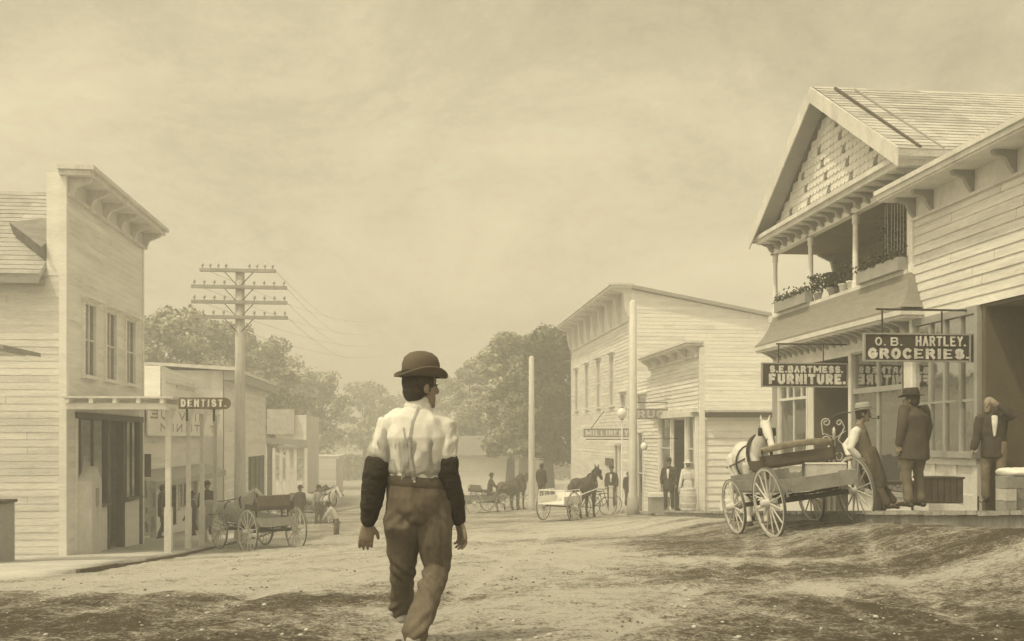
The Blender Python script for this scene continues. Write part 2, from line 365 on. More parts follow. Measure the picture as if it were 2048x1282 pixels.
def lettering(mb, text, fr, u0, u1, z0, z1, off, sw=.2, serif=0, widths=None, gap=.3, flip=False, thick=.012):
    """text between u0 and u1 (u0 is where it begins), stroke width sw as a fraction of the height"""
    H = z1-z0; W = {'I': .22, '.': .2, ' ': .55, 'M': 1.15}; 
    if serif: W['I'] = .34
    tot = sum(W.get(c, .8) for c in text)+gap*(len(text)-1); sc = (u1-u0)/tot; s = sw*H; cnt = 0; x = 0
    for c in text:
        wd = W.get(c, .8)
        for pl in GL.get(c, []):
            for i in range(len(pl)-1):
                (ax, ay), (bx, by) = pl[i], pl[i+1]
                hs = s/2/abs(sc) ; 
                def m(px_, py_):
                    uu = x+hs+(wd-2*hs)*px_ if c not in 'I.' else x+wd/2+(px_-.5)*wd*.6
                    return u0+sc*uu, z0+s/2+(H-s)*py_
                a = Vector(m(ax, ay)); b = Vector(m(bx, by)); d = (b-a)
                if d.length < 1e-6: continue
                d.normalize(); n = Vector((-d.y, d.x)); thin = s*(.55 if serif and abs(d.y) < .3 and c not in 'SCGO' else 1)
                a2 = a-d*s*.46; b2 = b+d*s*.46; cnt += 1; o0 = off; o1 = off+thick+cnt % 7*.0006
                q = [a2-n*thin/2, b2-n*thin/2, b2+n*thin/2, a2+n*thin/2]
                mb.hexa([fr.p(p.x, p.y, o0) for p in q]+[fr.p(p.x, p.y, o1) for p in q])
                if serif and abs(d.x) < .35 and c not in 'SCGOU':
                    for e in (a, b):
                        if min(abs(e.y-z0-s/2), abs(e.y-z1+s/2)) > .02*H: continue
                        cnt += 1; o1 = off+thick+.0045+cnt % 5*.0005; k = serif*H; zz = e.y+(.3 if e.y > (z0+z1)/2 else -.3)*s
                        q = [(e.x-k, zz-s*.2), (e.x+k, zz-s*.2), (e.x+k, zz+s*.2), (e.x-k, zz+s*.2)]
                        mb.hexa([fr.p(a_, b_, o0) for a_, b_ in q]+[fr.p(a_, b_, o1) for a_, b_ in q])
        x += wd+gap

# ================================================================== THE GROUND
def ground_material():
    m = bpy.data.materials.new('dirt_road'); m.use_nodes = True; nt = m.node_tree; N = nt.nodes.new; L = nt.links.new
    b = nt.nodes['Principled BSDF']; b.inputs['Roughness'].default_value = .95; b.inputs['Specular IOR Level'].default_value = .1
    at = N('ShaderNodeAttribute'); at.attribute_name = 'dirt_shade'
    tc = N('ShaderNodeTexCoord')
    def nz(sc, det, st, rough=.65):
        mp = N('ShaderNodeMapping'); mp.inputs['Scale'].default_value = st; L(tc.outputs['Object'], mp.inputs[0])
        n = N('ShaderNodeTexNoise'); n.inputs['Scale'].default_value = sc; n.inputs['Detail'].default_value = det; n.inputs['Roughness'].default_value = rough; L(mp.outputs[0], n.inputs[0]); return n
    a = nz(.75, 8, (.8, 1.5, 1), .7); c = nz(7, 8, (1, 1.3, 1), .8); e = nz(34, 5, (1, 1, 1), .8)
    def math_(op, x, y, clamp=False):
        q = N('ShaderNodeMath'); q.operation = op; q.use_clamp = clamp
        for i, v in enumerate((x, y)):
            if isinstance(v, (int, float)): q.inputs[i].default_value = v
            else: L(v, q.inputs[i])
        return q.outputs[0]
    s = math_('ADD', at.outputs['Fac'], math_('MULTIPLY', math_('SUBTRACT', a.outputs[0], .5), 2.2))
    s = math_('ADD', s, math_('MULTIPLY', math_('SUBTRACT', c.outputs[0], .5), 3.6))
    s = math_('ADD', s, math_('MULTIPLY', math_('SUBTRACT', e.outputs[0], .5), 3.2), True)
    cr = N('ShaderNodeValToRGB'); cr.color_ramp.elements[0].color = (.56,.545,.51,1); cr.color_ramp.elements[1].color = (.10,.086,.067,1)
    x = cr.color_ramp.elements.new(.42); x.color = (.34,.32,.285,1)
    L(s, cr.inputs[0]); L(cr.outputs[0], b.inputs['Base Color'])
    bp = N('ShaderNodeBump'); bp.inputs['Distance'].default_value = .09; bp.inputs['Strength'].default_value = .8
    L(math_('ADD', math_('MULTIPLY', c.outputs[0], 1.0), math_('MULTIPLY', e.outputs[0], .35)), bp.inputs['Height']); L(bp.outputs[0], b.inputs['Normal'])
    return m
def lin(a, b, st):
    o = [a]
    while o[-1] < b: o.append(o[-1]+st(o[-1]))
    return o
ys = [-60, -30, -14, -6, 0, 2.5]+lin(4, 60, lambda t: .055*max(1, t/5.5))+[66, 75, 90, 110, 150, 220, 350, 600, 1000, 1800]
xr = lin(0, 26, lambda t: .07+.012*t)+[30, 38, 50, 75, 120, 200, 400, 900]
xs = [-t for t in xr[:0:-1]]+xr
def rut(x, y):
    s = 0
    for (x0, y0, x1, y1, wd) in RUTS:
        t = (y-y0)/(y1-y0)
        if -.05 < t < 1.05:
            xc = x0+(x1-x0)*t+.5*math.sin(t*2.6+x0); q = (x-xc)/wd
            s += math.exp(-q*q)*sstep(-.05, .15, t)*(1-sstep(.85, 1.05, t))
    return s
RUTS = [(-1.5,5.5,1.6,26,.1),(-.2,5.5,2.9,24,.1),(3.4,5,-.6,24,.09),(4.6,6,.7,23,.09),(-3.6,6,-1.8,30,.12),(-2.3,6,-.6,30,.12),(3.3,5.5,5.3,13,.08),(4.2,5.5,6.1,13,.08),(-1.9,5,-5.2,11,.1),(.4,5,5.4,15,.07)]
gv = []; dirt_shade = []  # per-vertex road darkness: earth tone plus painted cast shadows
for y in ys:
    for x in xs:
        z = gz(x, y); dd = math.hypot(x, y)
        if dd < 70:
            z += .03*noise.noise((x*.5, y*.5, 0))+.028*noise.noise((x*1.7, y*1.7, 3))*1.0+(.022*noise.noise((x*5, y*5, 7)) if dd < 25 else 0)+(.02*noise.noise((x*11, y*11, 5)) if dd < 14 else 0)
            r_ = rut(x, y); z -= .03*min(1.2, r_)
        else: r_ = 0
        gv.append((x, y, z))
        d = ST*x+CT*y; xc = CT*x-ST*y; px = CX+F*xc/max(d, 1)
        left = (1-sstep(8.6, 9.5, d+.12*(xc+4)+.5*noise.noise((x*.4, y*.4, 1))))*(1-sstep(-1.6, -.2, xc))  # shadow of an out-of-view building, painted into the road colour
        right = sstep(.4, 2.2, xc-.06*(d-6))*(1-sstep(16, 19, d))
        band = .8*math.exp(-((d-17.8-.35*(xc-1))/1.0)**2)*sstep(-1.2, 1.5, xc)*(1-sstep(5, 7, xc))  # tree shadow streak painted across the road
        far = .42*sstep(24, 34, d)*(1-sstep(60, 90, d))
        strk = noise.noise((x*.35, y*.9, 4.4))*.4+noise.noise((x*.9, y*2.0, 9))*.25
        lite = math.exp(-((d-8.6-.22*(xc-3))/.34)**2)*sstep(1.6, 2.6, xc)*1.05+.9*math.exp(-((d-10.9+.35*(xc-3))/.35)**2)*sstep(.8, 2, xc)*(1-sstep(4, 5, xc))
        near = .25*(1-sstep(6.2, 7.6, d))
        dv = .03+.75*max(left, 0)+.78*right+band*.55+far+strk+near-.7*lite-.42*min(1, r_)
        dirt_shade.append(dv)
nx = len(xs); gf = [(j*nx+i, j*nx+i+1, (j+1)*nx+i+1, (j+1)*nx+i) for j in range(len(ys)-1) for i in range(nx-1)]
gme = bpy.data.meshes.new('ground'); gme.from_pydata(gv, [], gf); gme.update()
at = gme.attributes.new('dirt_shade', 'FLOAT', 'POINT'); at.data.foreach_set('value', dirt_shade)
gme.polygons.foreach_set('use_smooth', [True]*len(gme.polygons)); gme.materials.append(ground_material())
go = bpy.data.objects.new('dirt_road', gme); C.objects.link(go); tag(go, 'wide unpaved dirt street with dark earth patches, painted-in shadows and wheel ruts', kind='structure')
# loose stones and clods
pm = MB()
for i in range(750):
    d = 5.6+22*random.random()**1.8; x = (random.random()-.5)*1.15*d
    P = Vector((ST*d+CT*x, CT*d-ST*x, 0))
    if not -5 < P.x < 6.2: continue
    r = random.choice([.005,.007,.009,.012,.018]) * random.uniform(.8, 1.3)
    z = gz(P.x, P.y)+.03*noise.noise((P.x*.5, P.y*.5, 0))+.028*noise.noise((P.x*1.7, P.y*1.7, 3))+.016*noise.noise((P.x*5, P.y*5, 7))
    vs0 = len(pm.v); pm.ell((P.x, P.y, z+r*.2), (r*random.uniform(.8,1.4), r*random.uniform(.7,1.2), r*.6), X=(random.random(), random.random(), 0), n=6, m=4)
tag(pm.build('road_stones', stone, smooth=True), 'small pale stones and clods scattered over the dirt street', 'stones', kind='stuff')

cm = MB(); crn = random.Random(21)
for i in range(800):
    d = 5.6+15*crn.random()**1.5; x = (crn.random()-.45)*1.1*d
    P = Vector((ST*d+CT*x, CT*d-ST*x, 0))
    if not -4.8 < P.x < 6: continue
    if crn.random() > .25+.75*max(0, noise.noise((P.x*.8, P.y*.8, 2)))*2: continue
    z = gz(P.x, P.y)+.03*noise.noise((P.x*.5, P.y*.5, 0))+.028*noise.noise((P.x*1.7, P.y*1.7, 3))+.022*noise.noise((P.x*5, P.y*5, 7))
    for k in range(crn.choice([1,1,2,5])):
        r = crn.uniform(.004,.015); cm.ell((P.x+crn.gauss(0,.06), P.y+crn.gauss(0,.05), z+r*.3), (r*crn.uniform(.8,1.6), r, r*.6), X=(crn.random(), crn.random(), 0), n=6, m=4)
tag(cm.build('dark_clods', mat('dark_clod_earth', (.16,.14,.115), .95, .3, 9), smooth=True), 'dark clods and horse droppings strewn over the dirt street', 'clods', kind='stuff')
# ------------------------------------------------------------------ pavements
def plank_walk(name, pts, zf, label, plank=.2, thick=.24, kind='structure', along=False):
    """pts: list of (y, x_outer, x_inner); boards laid across, a kerb timber along the street edge"""
    m = MB(); y = pts[0][0]; yend = pts[-1][0]
    def at_(yy):
        for a, b in zip(pts, pts[1:]):
            if yy <= b[0]+1e-6:
                t = (yy-a[0])/(b[0]-a[0]); return a[1]+(b[1]-a[1])*t, a[2]+(b[2]-a[2])*t
    k = 0
    while y < yend-.01:
        y2 = min(y+plank, yend); xo, xi = at_(y); xo2, xi2 = at_(y2); j = random.uniform(-.006, .006); e_ = random.uniform(-.03, .03)
        g = .006
        sgn = 1 if xi > xo else -1; xo += e_*sgn; xo2 += e_*sgn
        m.hexa([(xo, y+g, zf(xo,y)-.05+j), (xi, y+g, zf(xi,y)-.05+j), (xi2, y2-g, zf(xi2,y2)-.05+j), (xo2, y2-g, zf(xo2,y2)-.05+j),
                (xo, y+g, zf(xo,y)+j), (xi, y+g, zf(xi,y)+j), (xi2, y2-g, zf(xi2,y2)+j), (xo2, y2-g, zf(xo2,y2)+j)])
        y = y2; k += 1
    o = m.build(name, boards); tag(o, label, kind=kind)
    # stringer timber below the board ends
    s = MB()
    for a, b in zip(pts, pts[1:]):
        n = max(1, int((b[0]-a[0])/2))
        for i in range(n):
            ya, yb = a[0]+(b[0]-a[0])*i/n, a[0]+(b[0]-a[0])*(i+1)/n; xa, xb = at_(ya)[0], at_(yb)[0]; sg = 1 if a[2] > a[1] else -1
            s.hexa([(xa+.06*sg, ya, zf(xa,ya)-.5), (xa+.2*sg, ya, zf(xa,ya)-.5), (xb+.2*sg, yb, zf(xb,yb)-.5), (xb+.06*sg, yb, zf(xb,yb)-.5),
                    (xa+.06*sg, ya, zf(xa,ya)-.053), (xa+.2*sg, ya, zf(xa,ya)-.053), (xb+.2*sg, yb, zf(xb,yb)-.053), (xb+.06*sg, yb, zf(xb,yb)-.053)])
    s.build('stringer', wood, o)
    return o
plank_walk('boardwalk', [(6, 6.5, 9.6), (15.5, 6.5, 9.6), (22.5, 6.75, 9.6), (24.5, 7.6, 9.7), (31.2, 8.35, 9.75), (31.25, 8.35, 9.75)], walkR, 'raised plank pavement along the right side of the street')
plank_walk('side_pavement', [(31.3, 8.3, 9.75), (36.2, 8.3, 9.75)], lambda x, y: gz(x, y)+.08, 'low plank pavement before the drug store and white pole', thick=.1)
plank_walk('platform_pavement', [(37.0, 7.1, 9.75), (44.5, 7.3, 9.75)], lambda x, y: walkR(9, 40)-.02+.0, 'raised plank platform by the millinery front')
def lwalk(name):
    m = MB(); ys_ = lin(9, 62, lambda t: .35); xs_ = [-5.0, -5.5, -6.2, -7.2, -8.6]
    vs = []; 
    for y in ys_:
        e_ = .1*noise.noise((y*.8, 2, 2))+.05*noise.noise((y*3, 2, 5))
        hh = sstep(12, 16, y)
        vs.append((-4.98+e_, y, gz(-5, y)-.3)); vs.append((-5.02+e_, y, gz(-5, y)-.06+hh*(.15+.03*noise.noise((y*2, 0, 1)))))
        for x in xs_[1:]: vs.append((x, y, walkL(x, y)-.14*(1-hh)+.015*noise.noise((x*1.5, y*1.5, 1))))
    n = len(xs_)+1
    m.add(vs, [(j*n+i, j*n+i+1, (j+1)*n+i+1, (j+1)*n+i) for j in range(len(ys_)-1) for i in range(n-1)])
    o = m.build(name, mat('packed_pale_earth', .5, .95, .22, 1.3, .02, 14, fine=.12), smooth=True); return tag(o, 'pale earth and plank footway before the dentist building', kind='structure')
lwalk('footway')
q = MB(); yy = 14.6; rk = random.Random(3)
while yy < 34:
    L_ = rk.uniform(1.6, 3.2); x0, x1 = -4.93+rk.uniform(-.04,.04), -4.93+rk.uniform(-.04,.04); za, zb2 = walkL(-5,yy)-.03+rk.uniform(-.03,.02), walkL(-5,yy+L_)-.03+rk.uniform(-.03,.02)
    q.bar((x0, yy, za-.09), (x1, yy+L_-.03, zb2-.09), .06, .2); yy += L_
tag(q.build('kerb', mat('old_kerb_timber', (.12,.1,.075), .9, .4, 3, .01, 20, fine=.25)), 'row of old sunken timbers edging the left footway', kind='structure')

# ================================================================== LEFT: DENTIST BUILDING
XL = -7.26
D = empty('dentist_building', (0,0,0), 0, 'two-storey false-front building with bracketed cornice and posted awning on the left side', 'building')
fl = Fr('X', XL, 1)
y0, y1 = YX(134, XL), YX(286, XL)
ztop = 6.98; gl = lambda y: gz(XL, y)
wins = [(YX(a, XL), YX(b, XL), E+1.42, E+2.98) for a, b in ((166, 189), (210, 230), (250, 268))]
s_u0, s_u1 = YX(150, XL), YX(283, XL)
m = MB(); clap(m, fl, [(y0, -3), (y1, -3), (y1, ztop-.1), (y0, ztop-.1)], wins+[(s_u0, s_u1, -4, E+.56)], h=.15, th=.007)
fbox(m, fl, y0-.12, y0-.001, -3, ztop-.1, -.12, .03); fbox(m, fl, y1-.1, y1+.02, -3, ztop-.1, -.12, .03)
m.build('front_wall', [white, whiteb], D)
for a, b, c, d in wins: window(D, fl, a, b, c, d, 2, 2, .08, True, blind=.95, fm=white, bars=.02)
cornice(D, fl, y0, y1, ztop, .62, .2, .34, 6, .1, bh=.42)
# side wall towards the camera, roof, rear
fs = Fr('Y', y0, -1); ze = zd(548, cam(60,0,20).length and 20.3); wy = y1-y0
m = MB(); clap(m, fs, [(-24, -4), (XL-.02, -4), (XL-.02, ze), (-24, ze)], [], h=.15, th=.006)
m.build('side_wall', [cream, creamb], D)
m = MB(); m.box((XL-.42, y0+.02, ze), (XL-.13, y1, ztop-.1)); m.box((-24, y0+.05, -4), (-23.9, y1, ze)); m.box((-24, y1-.1, -4), (XL-.13, y1-.02, ze)); m.build('inner_wall', white, D)
zr = ze+2.35; ym = (y0+y1)/2
m = MB(); m.prism([(XL-.43, y0-.3, ze-.12), (XL-.43, ym, zr-.0), (XL-.43, ym, zr-.12), (XL-.43, y0-.28, ze-.2)], (-17, 0, 0))
m.prism([(XL-.43, ym+.001, zr), (XL-.43, y1+.3, ze-.12), (XL-.43, y1+.28, ze-.2), (XL-.43, ym+.001, zr-.12)], (-17, 0, 0)); rf = m.build('roof', mat('cedar_shingle_roof', .42, .85, .25, 2, .015, 18, stretch=(1,1,3), fine=.15), D)
m = MB(); courses(m, (XL-.45, y0-.3, ze-.115), (XL-17.4, y0-.3, ze-.115), (XL-17.4, ym, zr+.005), (XL-.45, ym, zr+.005), 20, .016); m.build('shingles', [MATS['cedar_shingle_roof'], mat('cedar_shingle_dark', .36, .85, .3, 3, .01, 20, fine=.15)], rf)
m = MB(); m.box((-24, y0-.33, ze-.3), (XL-.44, y0-.03, ze-.201)); m.build('eave', trim, D)
# dark shingled wedge on the roof beside the false front
m = MB(); P0, P1, P2 = Vector((XL-.44, y0+.05, ze+.25)), Vector((XL-.44, ym-.9, ze+1.35)), Vector((XL-1.45, y0+.95, ze+.95))
m.prism([P0, P1, P2], (0, -.25, .22)); m.build('roof_wedge', shingle, D)
# storefront
st = MB(); zb = min(gl(y0), gl(y1))-.5
def pil(a, b, z0, z1, o0=-.1, o1=.05, mm=None, nm='pilaster'):
    q = MB(); fbox(q, fl, YX(a, XL), YX(b, XL), z0, z1, o0, o1); return q.build(nm, mm or white, D)
zs = E-1.55
for a, b in ((150, 153), (214, 217.5), (244, 247), (278, 282.5)): pil(a, b, -3, E+.56, -.12, .04, darkpaint if a != 150 else white)
for a, b, nm in ((156, 213, 'window'), (248, 277, 'window')):
    ua, ub = YX(a, XL), YX(b, XL); o = window(D, fl, ua+.06, ub-.04, E-1.5, E+.4, 2, 1, .05, False, glassd, 0, True, darkpaint, nm)
    q = MB(); fbox(q, fl, ua, ub, -3, E-1.62, -.15, .02); fbox(q, fl, ua+.12, ub-.12, E-2.35, E-1.75, .021, .035); q.build('bulkhead', white, D)
    q = MB(); k = 5
    for i in range(k):
        u_, v_ = ua+.1+(ub-ua)*.34*i/k, ua+.1+(ub-ua)*.34*(i+1)/k
        q.add([fl.p(u_, E-1.4, -.14-.03*(i % 2)), fl.p(v_, E-1.4, -.14-.03*((i+1) % 2)), fl.p(v_, E+.3, -.14-.03*((i+1) % 2)), fl.p(u_, E+.3, -.14-.03*(i % 2))], [(0,1,2,3)])
    q.build('curtain', curtain, o)
q = MB(); ua, ub = YX(218, XL), YX(244, XL); fbox(q, fl, ua, ub, zb-1, E+.5, -.75, -.7)
for z_ in (E-2.2, E-1.2, E-.2): fbox(q, fl, ua+.12, ub-.12, z_-.35, z_+.35, -.699, -.68)
o = q.build('door', darkpaint, D); k = MB(); k.ell(fl.p(ub-.1, E-1.3, -.66), (.03,.03,.03)); k.build('handle', iron, o)
q = MB(); fbox(q, fl, YX(150, XL), YX(283, XL), E+.42, E+.56, -.1, .06); q.build('lintel', darkpaint, D)
q = MB(); q.box((XL-3, y0+.2, -3), (XL-2.9, y1-.2, ze)); q.build('partition', inner, D)
# slanting display case by the near corner
q = MB(); ua, ub = YX(151, XL), YX(172, XL); q.prism([fl.p(ua, E-2.9, .04), fl.p(ub, E-2.9, .04), fl.p(ub, E-.95, .04), fl.p((ua+ub)/2, E-.62, .04), fl.p(ua, E-.95, .04)], (.3, 0, 0))
c = q.build('display_case', oldwhite); tag(c, 'tall pale display case with arched top beside the dentist storefront', 'display case')
q = MB(); q.box((XL+.345, ua+.25, E-1.5), (XL+.36, ub-.25, E-1.1)); q.build('panel', trim, c)
# awning
XF = -5.17; za0, za1 = zd(819, 19.9), zd(793.5, 19.9)
ya, yb = cam(137,0,19.9).y-.25, YX(437, XF)
q = MB(); q.box((XL+.045, ya-.12, za1-.04), (XF+.2, yb+.1, za1)); aw = q.build('awning', oldwhite, D)
q = MB(); q.box((XL+.05, ya, za0), (XF+.02, ya+.09, za1-.14)); q.box((XF-.08, ya+.091, za0), (XF+.02, yb, za1-.14)); q.build('beam', white, aw)
for i in range(5):
    q = MB(); x_ = XL+.12+i*(XF-XL-.2)/4; q.box((x_, ya-.1, za1-.138), (x_+.08, ya+.12, za1-.041)); q.build('rafter', white, aw)
i = 0; y_ = ya+.6
while y_ < yb:
    q = MB(); q.box((XL+.06, y_, za1-.138), (XF+.17, y_+.07, za1-.041)); q.build('rafter', oldwhite, aw); y_ += .62
for px_ in (337, 377, 404, 431):
    yy = YX(px_, XF-.03); zt = walkL(XF-.03, yy)-.05; q = MB(); hw = .075 if px_ < 340 else .065
    q.box((XF-.03-hw, yy-hw, zt), (XF-.03+hw, yy+hw, zt+1.02)); q.box((XF-.03-hw*.72, yy-hw*.72, zt+1.021), (XF-.03+hw*.72, yy+hw*.72, za0+.05))
    q.prism([(XF-.03, yy+.05, za0+.04), (XF-.03, yy+.42, za0+.04), (XF-.03, yy+.05, za0-.32)], (.05, 0, 0)); q.build('post', oldwhite, D)
# dentist sign
dd = 19.62; S = cam(357, 0, dd); S2 = cam(459, 0, dd); fr_ = Fr('Y', S.y, -1); z0_, z1_ = zd(818, dd), zd(795, dd)
h_ = (z1_-z0_)/2; q = MB(); pts = [(S.x, z0_), (S2.x-h_, z0_)]+[(S2.x-h_+h_*math.sin(R(a)), z0_+h_-h_*math.cos(R(a))) for a in range(15, 180, 15)]+[(S2.x-h_, z1_), (S.x, z1_)]
q.prism([fr_.p(a, b, 0) for a, b in pts], (0, .05, 0)); sg = q.build('dentist_sign', mat('worn_brown_sign', (.15,.125,.09), .7, .25, 5, fine=.15))
tag(sg, 'dark round-ended DENTIST sign projecting above the left awning', 'sign')
q = MB(); lettering(q, 'DENTIST.', fr_, S.x+.05, S2.x-.09, z0_+.045, z1_-.035, .004, .22, .05, gap=.3); q.build('lettering', letter, sg)
q = MB()
for x_ in (S.x+.15, S2.x-.35): q.bar((x_, S.y+.08, z0_-.25), (x_, S.y+.08, z1_-.03), .04, .04)
q.build('bracket', iron, sg)

# grey crate at the very left edge and the little shed eave above it
P = cam(2, 1122, 17.5); q = MB(); zb = gz(P.x, P.y)
q.box((P.x-.9, P.y-.3, zb-.1), (P.x+.12, P.y+.3, zd(1003, 17.5))); c = q.build('packing_case', trim); tag(c, 'tall grey packing case against the side wall of the dentist building', 'crate')
q = MB(); q.box((P.x-.9, P.y-.33, zd(1003,17.5)-.03), (P.x+.16, P.y+.33, zd(1000,17.5))); q.build('lid', darkpaint, c)
P = cam(0, 700, 16.6); sh = empty('shed', (0,0,0), 0, 'small shed roof corner jutting in at the left edge of view', 'shed'); q = MB()
xe = cam(44, 0, 16.6).x; q.prism([(xe, P.y-.8, zd(706, 16.6)), (xe, P.y+.8, zd(706, 16.6)), (P.x-2, P.y+.8, zd(672, 16.6)), (P.x-2, P.y-.8, zd(672, 16.6))], (0, 0, .07)); q.build('roof', trim, sh)
q = MB(); q.box((P.x-3, P.y-.5, gz(P.x-1, P.y)-.3), (P.x-.6, P.y+.5, zd(692, 16.6))); q.box((P.x-.6, P.y-.45, zd(708, 16.6)), (xe-.12, P.y+.45, zd(707,16.6)+.05)); q.build('wall', cream, sh)

# ================================================================== LEFT ROW BEYOND
XB = -8.25; fb = Fr('X', XB, 1)
B1 = empty('low_storefront', (0,0,0), 0, 'low pale storefront with dark windows behind the awning posts', 'shop')
u0 = y1+.06; u1 = YX(405, XB)
zt1 = E+1.05
hl = [(YX(341, XB), YX(352, XB), E-3, E-1.25), (YX(356, XB), YX(373, XB), E-2.45, E-1.35), (YX(383, XB), YX(393, XB), E-2.5, E-1.35)]
m = MB(); clap(m, fb, [(u0, -4), (u1, -4), (u1, zt1), (u0, zt1)], hl, h=.15); m.build('front_wall', [white, whiteb], B1)
q = MB(); fbox(q, fb, u0, u1, zt1-.12, zt1, -8, .3); q.build('roof', oldwhite, B1)
q = MB(); q.box((XB-8, u0, -4), (XB-.05, u0+.08, zt1-.13)); q.box((XB-8, u1-.08, -4), (XB-.05, u1, zt1-.13)); q.box((XB-8, u0, -4), (XB-7.9, u1, zt1-.13)); q.build('side_wall', cream, B1)
for h_ in hl[1:]: window(B1, fb, *h_, 2, 1, .06, False, glassd)
q = MB(); fbox(q, fb, hl[0][0], hl[0][1], -4, E-1.25, -.3, -.25); q.build('door', darkpaint, B1)
# scalloped awning valance over it
q = MB(); zz = E-1.02
q.hexa([fb.p(u0+.5, zz-.28, .9), fb.p(u1, zz-.28, .9), fb.p(u1, zz, .03), fb.p(u0+.5, zz, .03)]+[fb.p(u0+.5, zz-.25, .9), fb.p(u1, zz-.25, .9), fb.p(u1, zz+.03, .03), fb.p(u0+.5, zz+.03, .03)])
u = u0+.5
while u < u1-.1:
    q.prism([fb.p(u, zz-.28, .9), fb.p(u+.24, zz-.28, .9), fb.p(u+.24, zz-.4, .9), fb.p(u+.12, zz-.47, .9), fb.p(u, zz-.4, .9)], (.01, 0, 0)); u += .25
q.build('awning', trim, B1)
# reversed lettering on a long pale board
sg = MB(); sg.box((XB+.32, YX(293, XB+.32), zt1-.98), (XB+.36, YX(437, XB+.32), zt1-.13))
sgo = sg.build('hanging_sign', white); tag(sgo, 'long pale board with reversed lettering hanging behind the awning posts', 'sign')
fh = Fr('X', XB+.36, 1); q = MB(); a, b = YX(300, XB+.36), YX(434, XB+.36)
lettering(q, 'II III V UE', fh, b, a, zt1-.45, zt1-.17, .003, .18, gap=.45); lettering(q, 'IT ITI NIM', fh, b, a+1.2, zt1-.85, zt1-.57, .003, .18, gap=.45); q.build('lettering', mat('brown_sign_lettering', (.3,.26,.2), .7, .2, 10), sgo)
# bill posters
for i, (a, b, c, d, mm, lb) in enumerate(((287, 301, 908, 954, darkpaint, 'square dark notice board on the wall beyond the dentist storefront'), (287, 298, 962, 1072, oldwhite, 'tall pale poster panel below the dark notice board'), (300, 312, 962, 1075, palewood, 'tall blotchy poster panel beside the standing lad in black'))):
    X_ = XL+.0; d_ = 26.1; A = cam(a, c, d_); B = cam(b, d, d_); q = MB(); q.box((A.x, A.y, B.z), (B.x, A.y+.05, A.z)); o = q.build('notice_board', mm); tag(o, lb, 'notice board')
    if i:
        q = MB()
        for k in range(9):
            xx = random.uniform(A.x+.02, B.x-.08); z_ = random.uniform(B.z+.1, A.z-.2); q.box((xx, A.y-.006-.0007*k, z_), (xx+.06, A.y-.001, z_+random.uniform(.08,.25)))
        q.build('bill', trim, o)

B2 = empty('false_front_shop', (0,0,0), 0, 'pale one-storey false-front shop with a thin row of dentils, left of the tall pole', 'shop')
u0, u1 = YX(406, XB), YX(446, XB); zt2 = E+2.74
u0b = YX(322, XB-1.2); fb2 = Fr('X', XB-1.2, 1)
m = MB(); clap(m, fb2, [(u0b, -4), (u1, -4), (u1, zt2-.25), (u0b, zt2)], [], h=.16); m.build('front_wall', [white, whiteb], B2)
q = MB(); q.box((XB-9, u0b-.02, -4), (XB-1.22, u0b+.1, zt2-.02)); q.box((XB-9, u0b, -4), (XB-8.9, u1, zt2-.3)); q.build('side_wall', white, B2)
q = MB(); q.hexa([(XB-9, u0b, zt2-.5), (XB-1.25, u0b, zt2-.5), (XB-1.25, u1, zt2-.6), (XB-9, u1, zt2-.6), (XB-9, u0b, zt2-.44), (XB-1.25, u0b, zt2-.44), (XB-1.25, u1, zt2-.54), (XB-9, u1, zt2-.54)]); q.build('roof', shingle, B2)
q = MB(); fbox(q, fb2, u0b+.6, u1, zt2-.62, zt2-.55, .03, .14)
u = u0b+2.2
while u < u1-.3: fbox(q, fb2, u, u+.13, zt2-.74, zt2-.621, .03, .12); u += .3 if random.random() < .8 else .75
q.build('dentil', oldwhite, B2)

B3 = empty('gabled_house', (0,0,0), 0, 'pale house with a dark eave and tall dark panelled door, right of the tall pole', 'house')
u0, u1 = YX(447, XB)+.05, YX(531, XB); ze3 = E+2.95
dl = (YX(496, XB), YX(528, XB), E-4.6, E-.95)
m = MB(); clap(m, fb, [(u0, -5), (u1, -5), (u1, ze3), (u0, ze3)], [dl], h=.15); m.build('front_wall', [white, whiteb], B3)
q = MB(); q.box((XB-6, u0, -5), (XB-.03, u0+.1, ze3)); q.box((XB-6, u1-.1, -5), (XB-.03, u1, ze3)); q.box((XB-6, u0, -5), (XB-5.9, u1, ze3)); q.build('side_wall', oldwhite, B3)
q = MB(); q.prism([(XB+.55, u0-.3, ze3-.02), (XB-3, u0-.3, ze3+.2), (XB-6.3, u0-.3, ze3), (XB-6.3, u0-.3, ze3+.12), (XB-3, u0-.3, ze3+.32), (XB+.55, u0-.3, ze3+.14)], (0, u1-u0+.7, 0)); q.build('roof', oldwhite, B3)
q = MB(); q.box((XB+.03, u0-.2, ze3-.42), (XB+.5, u1+.3, ze3-.03)); q.build('eave', trim, B3)
q = MB(); fbox(q, fb, dl[0], dl[1], dl[2], dl[3], -.3, -.22)
for k in range(1, 3): u_ = dl[0]+(dl[1]-dl[0])*k/3; fbox(q, fb, u_-.06, u_+.06, dl[2], dl[3], -.219, -.12)
q.build('door', darkpaint, B3)

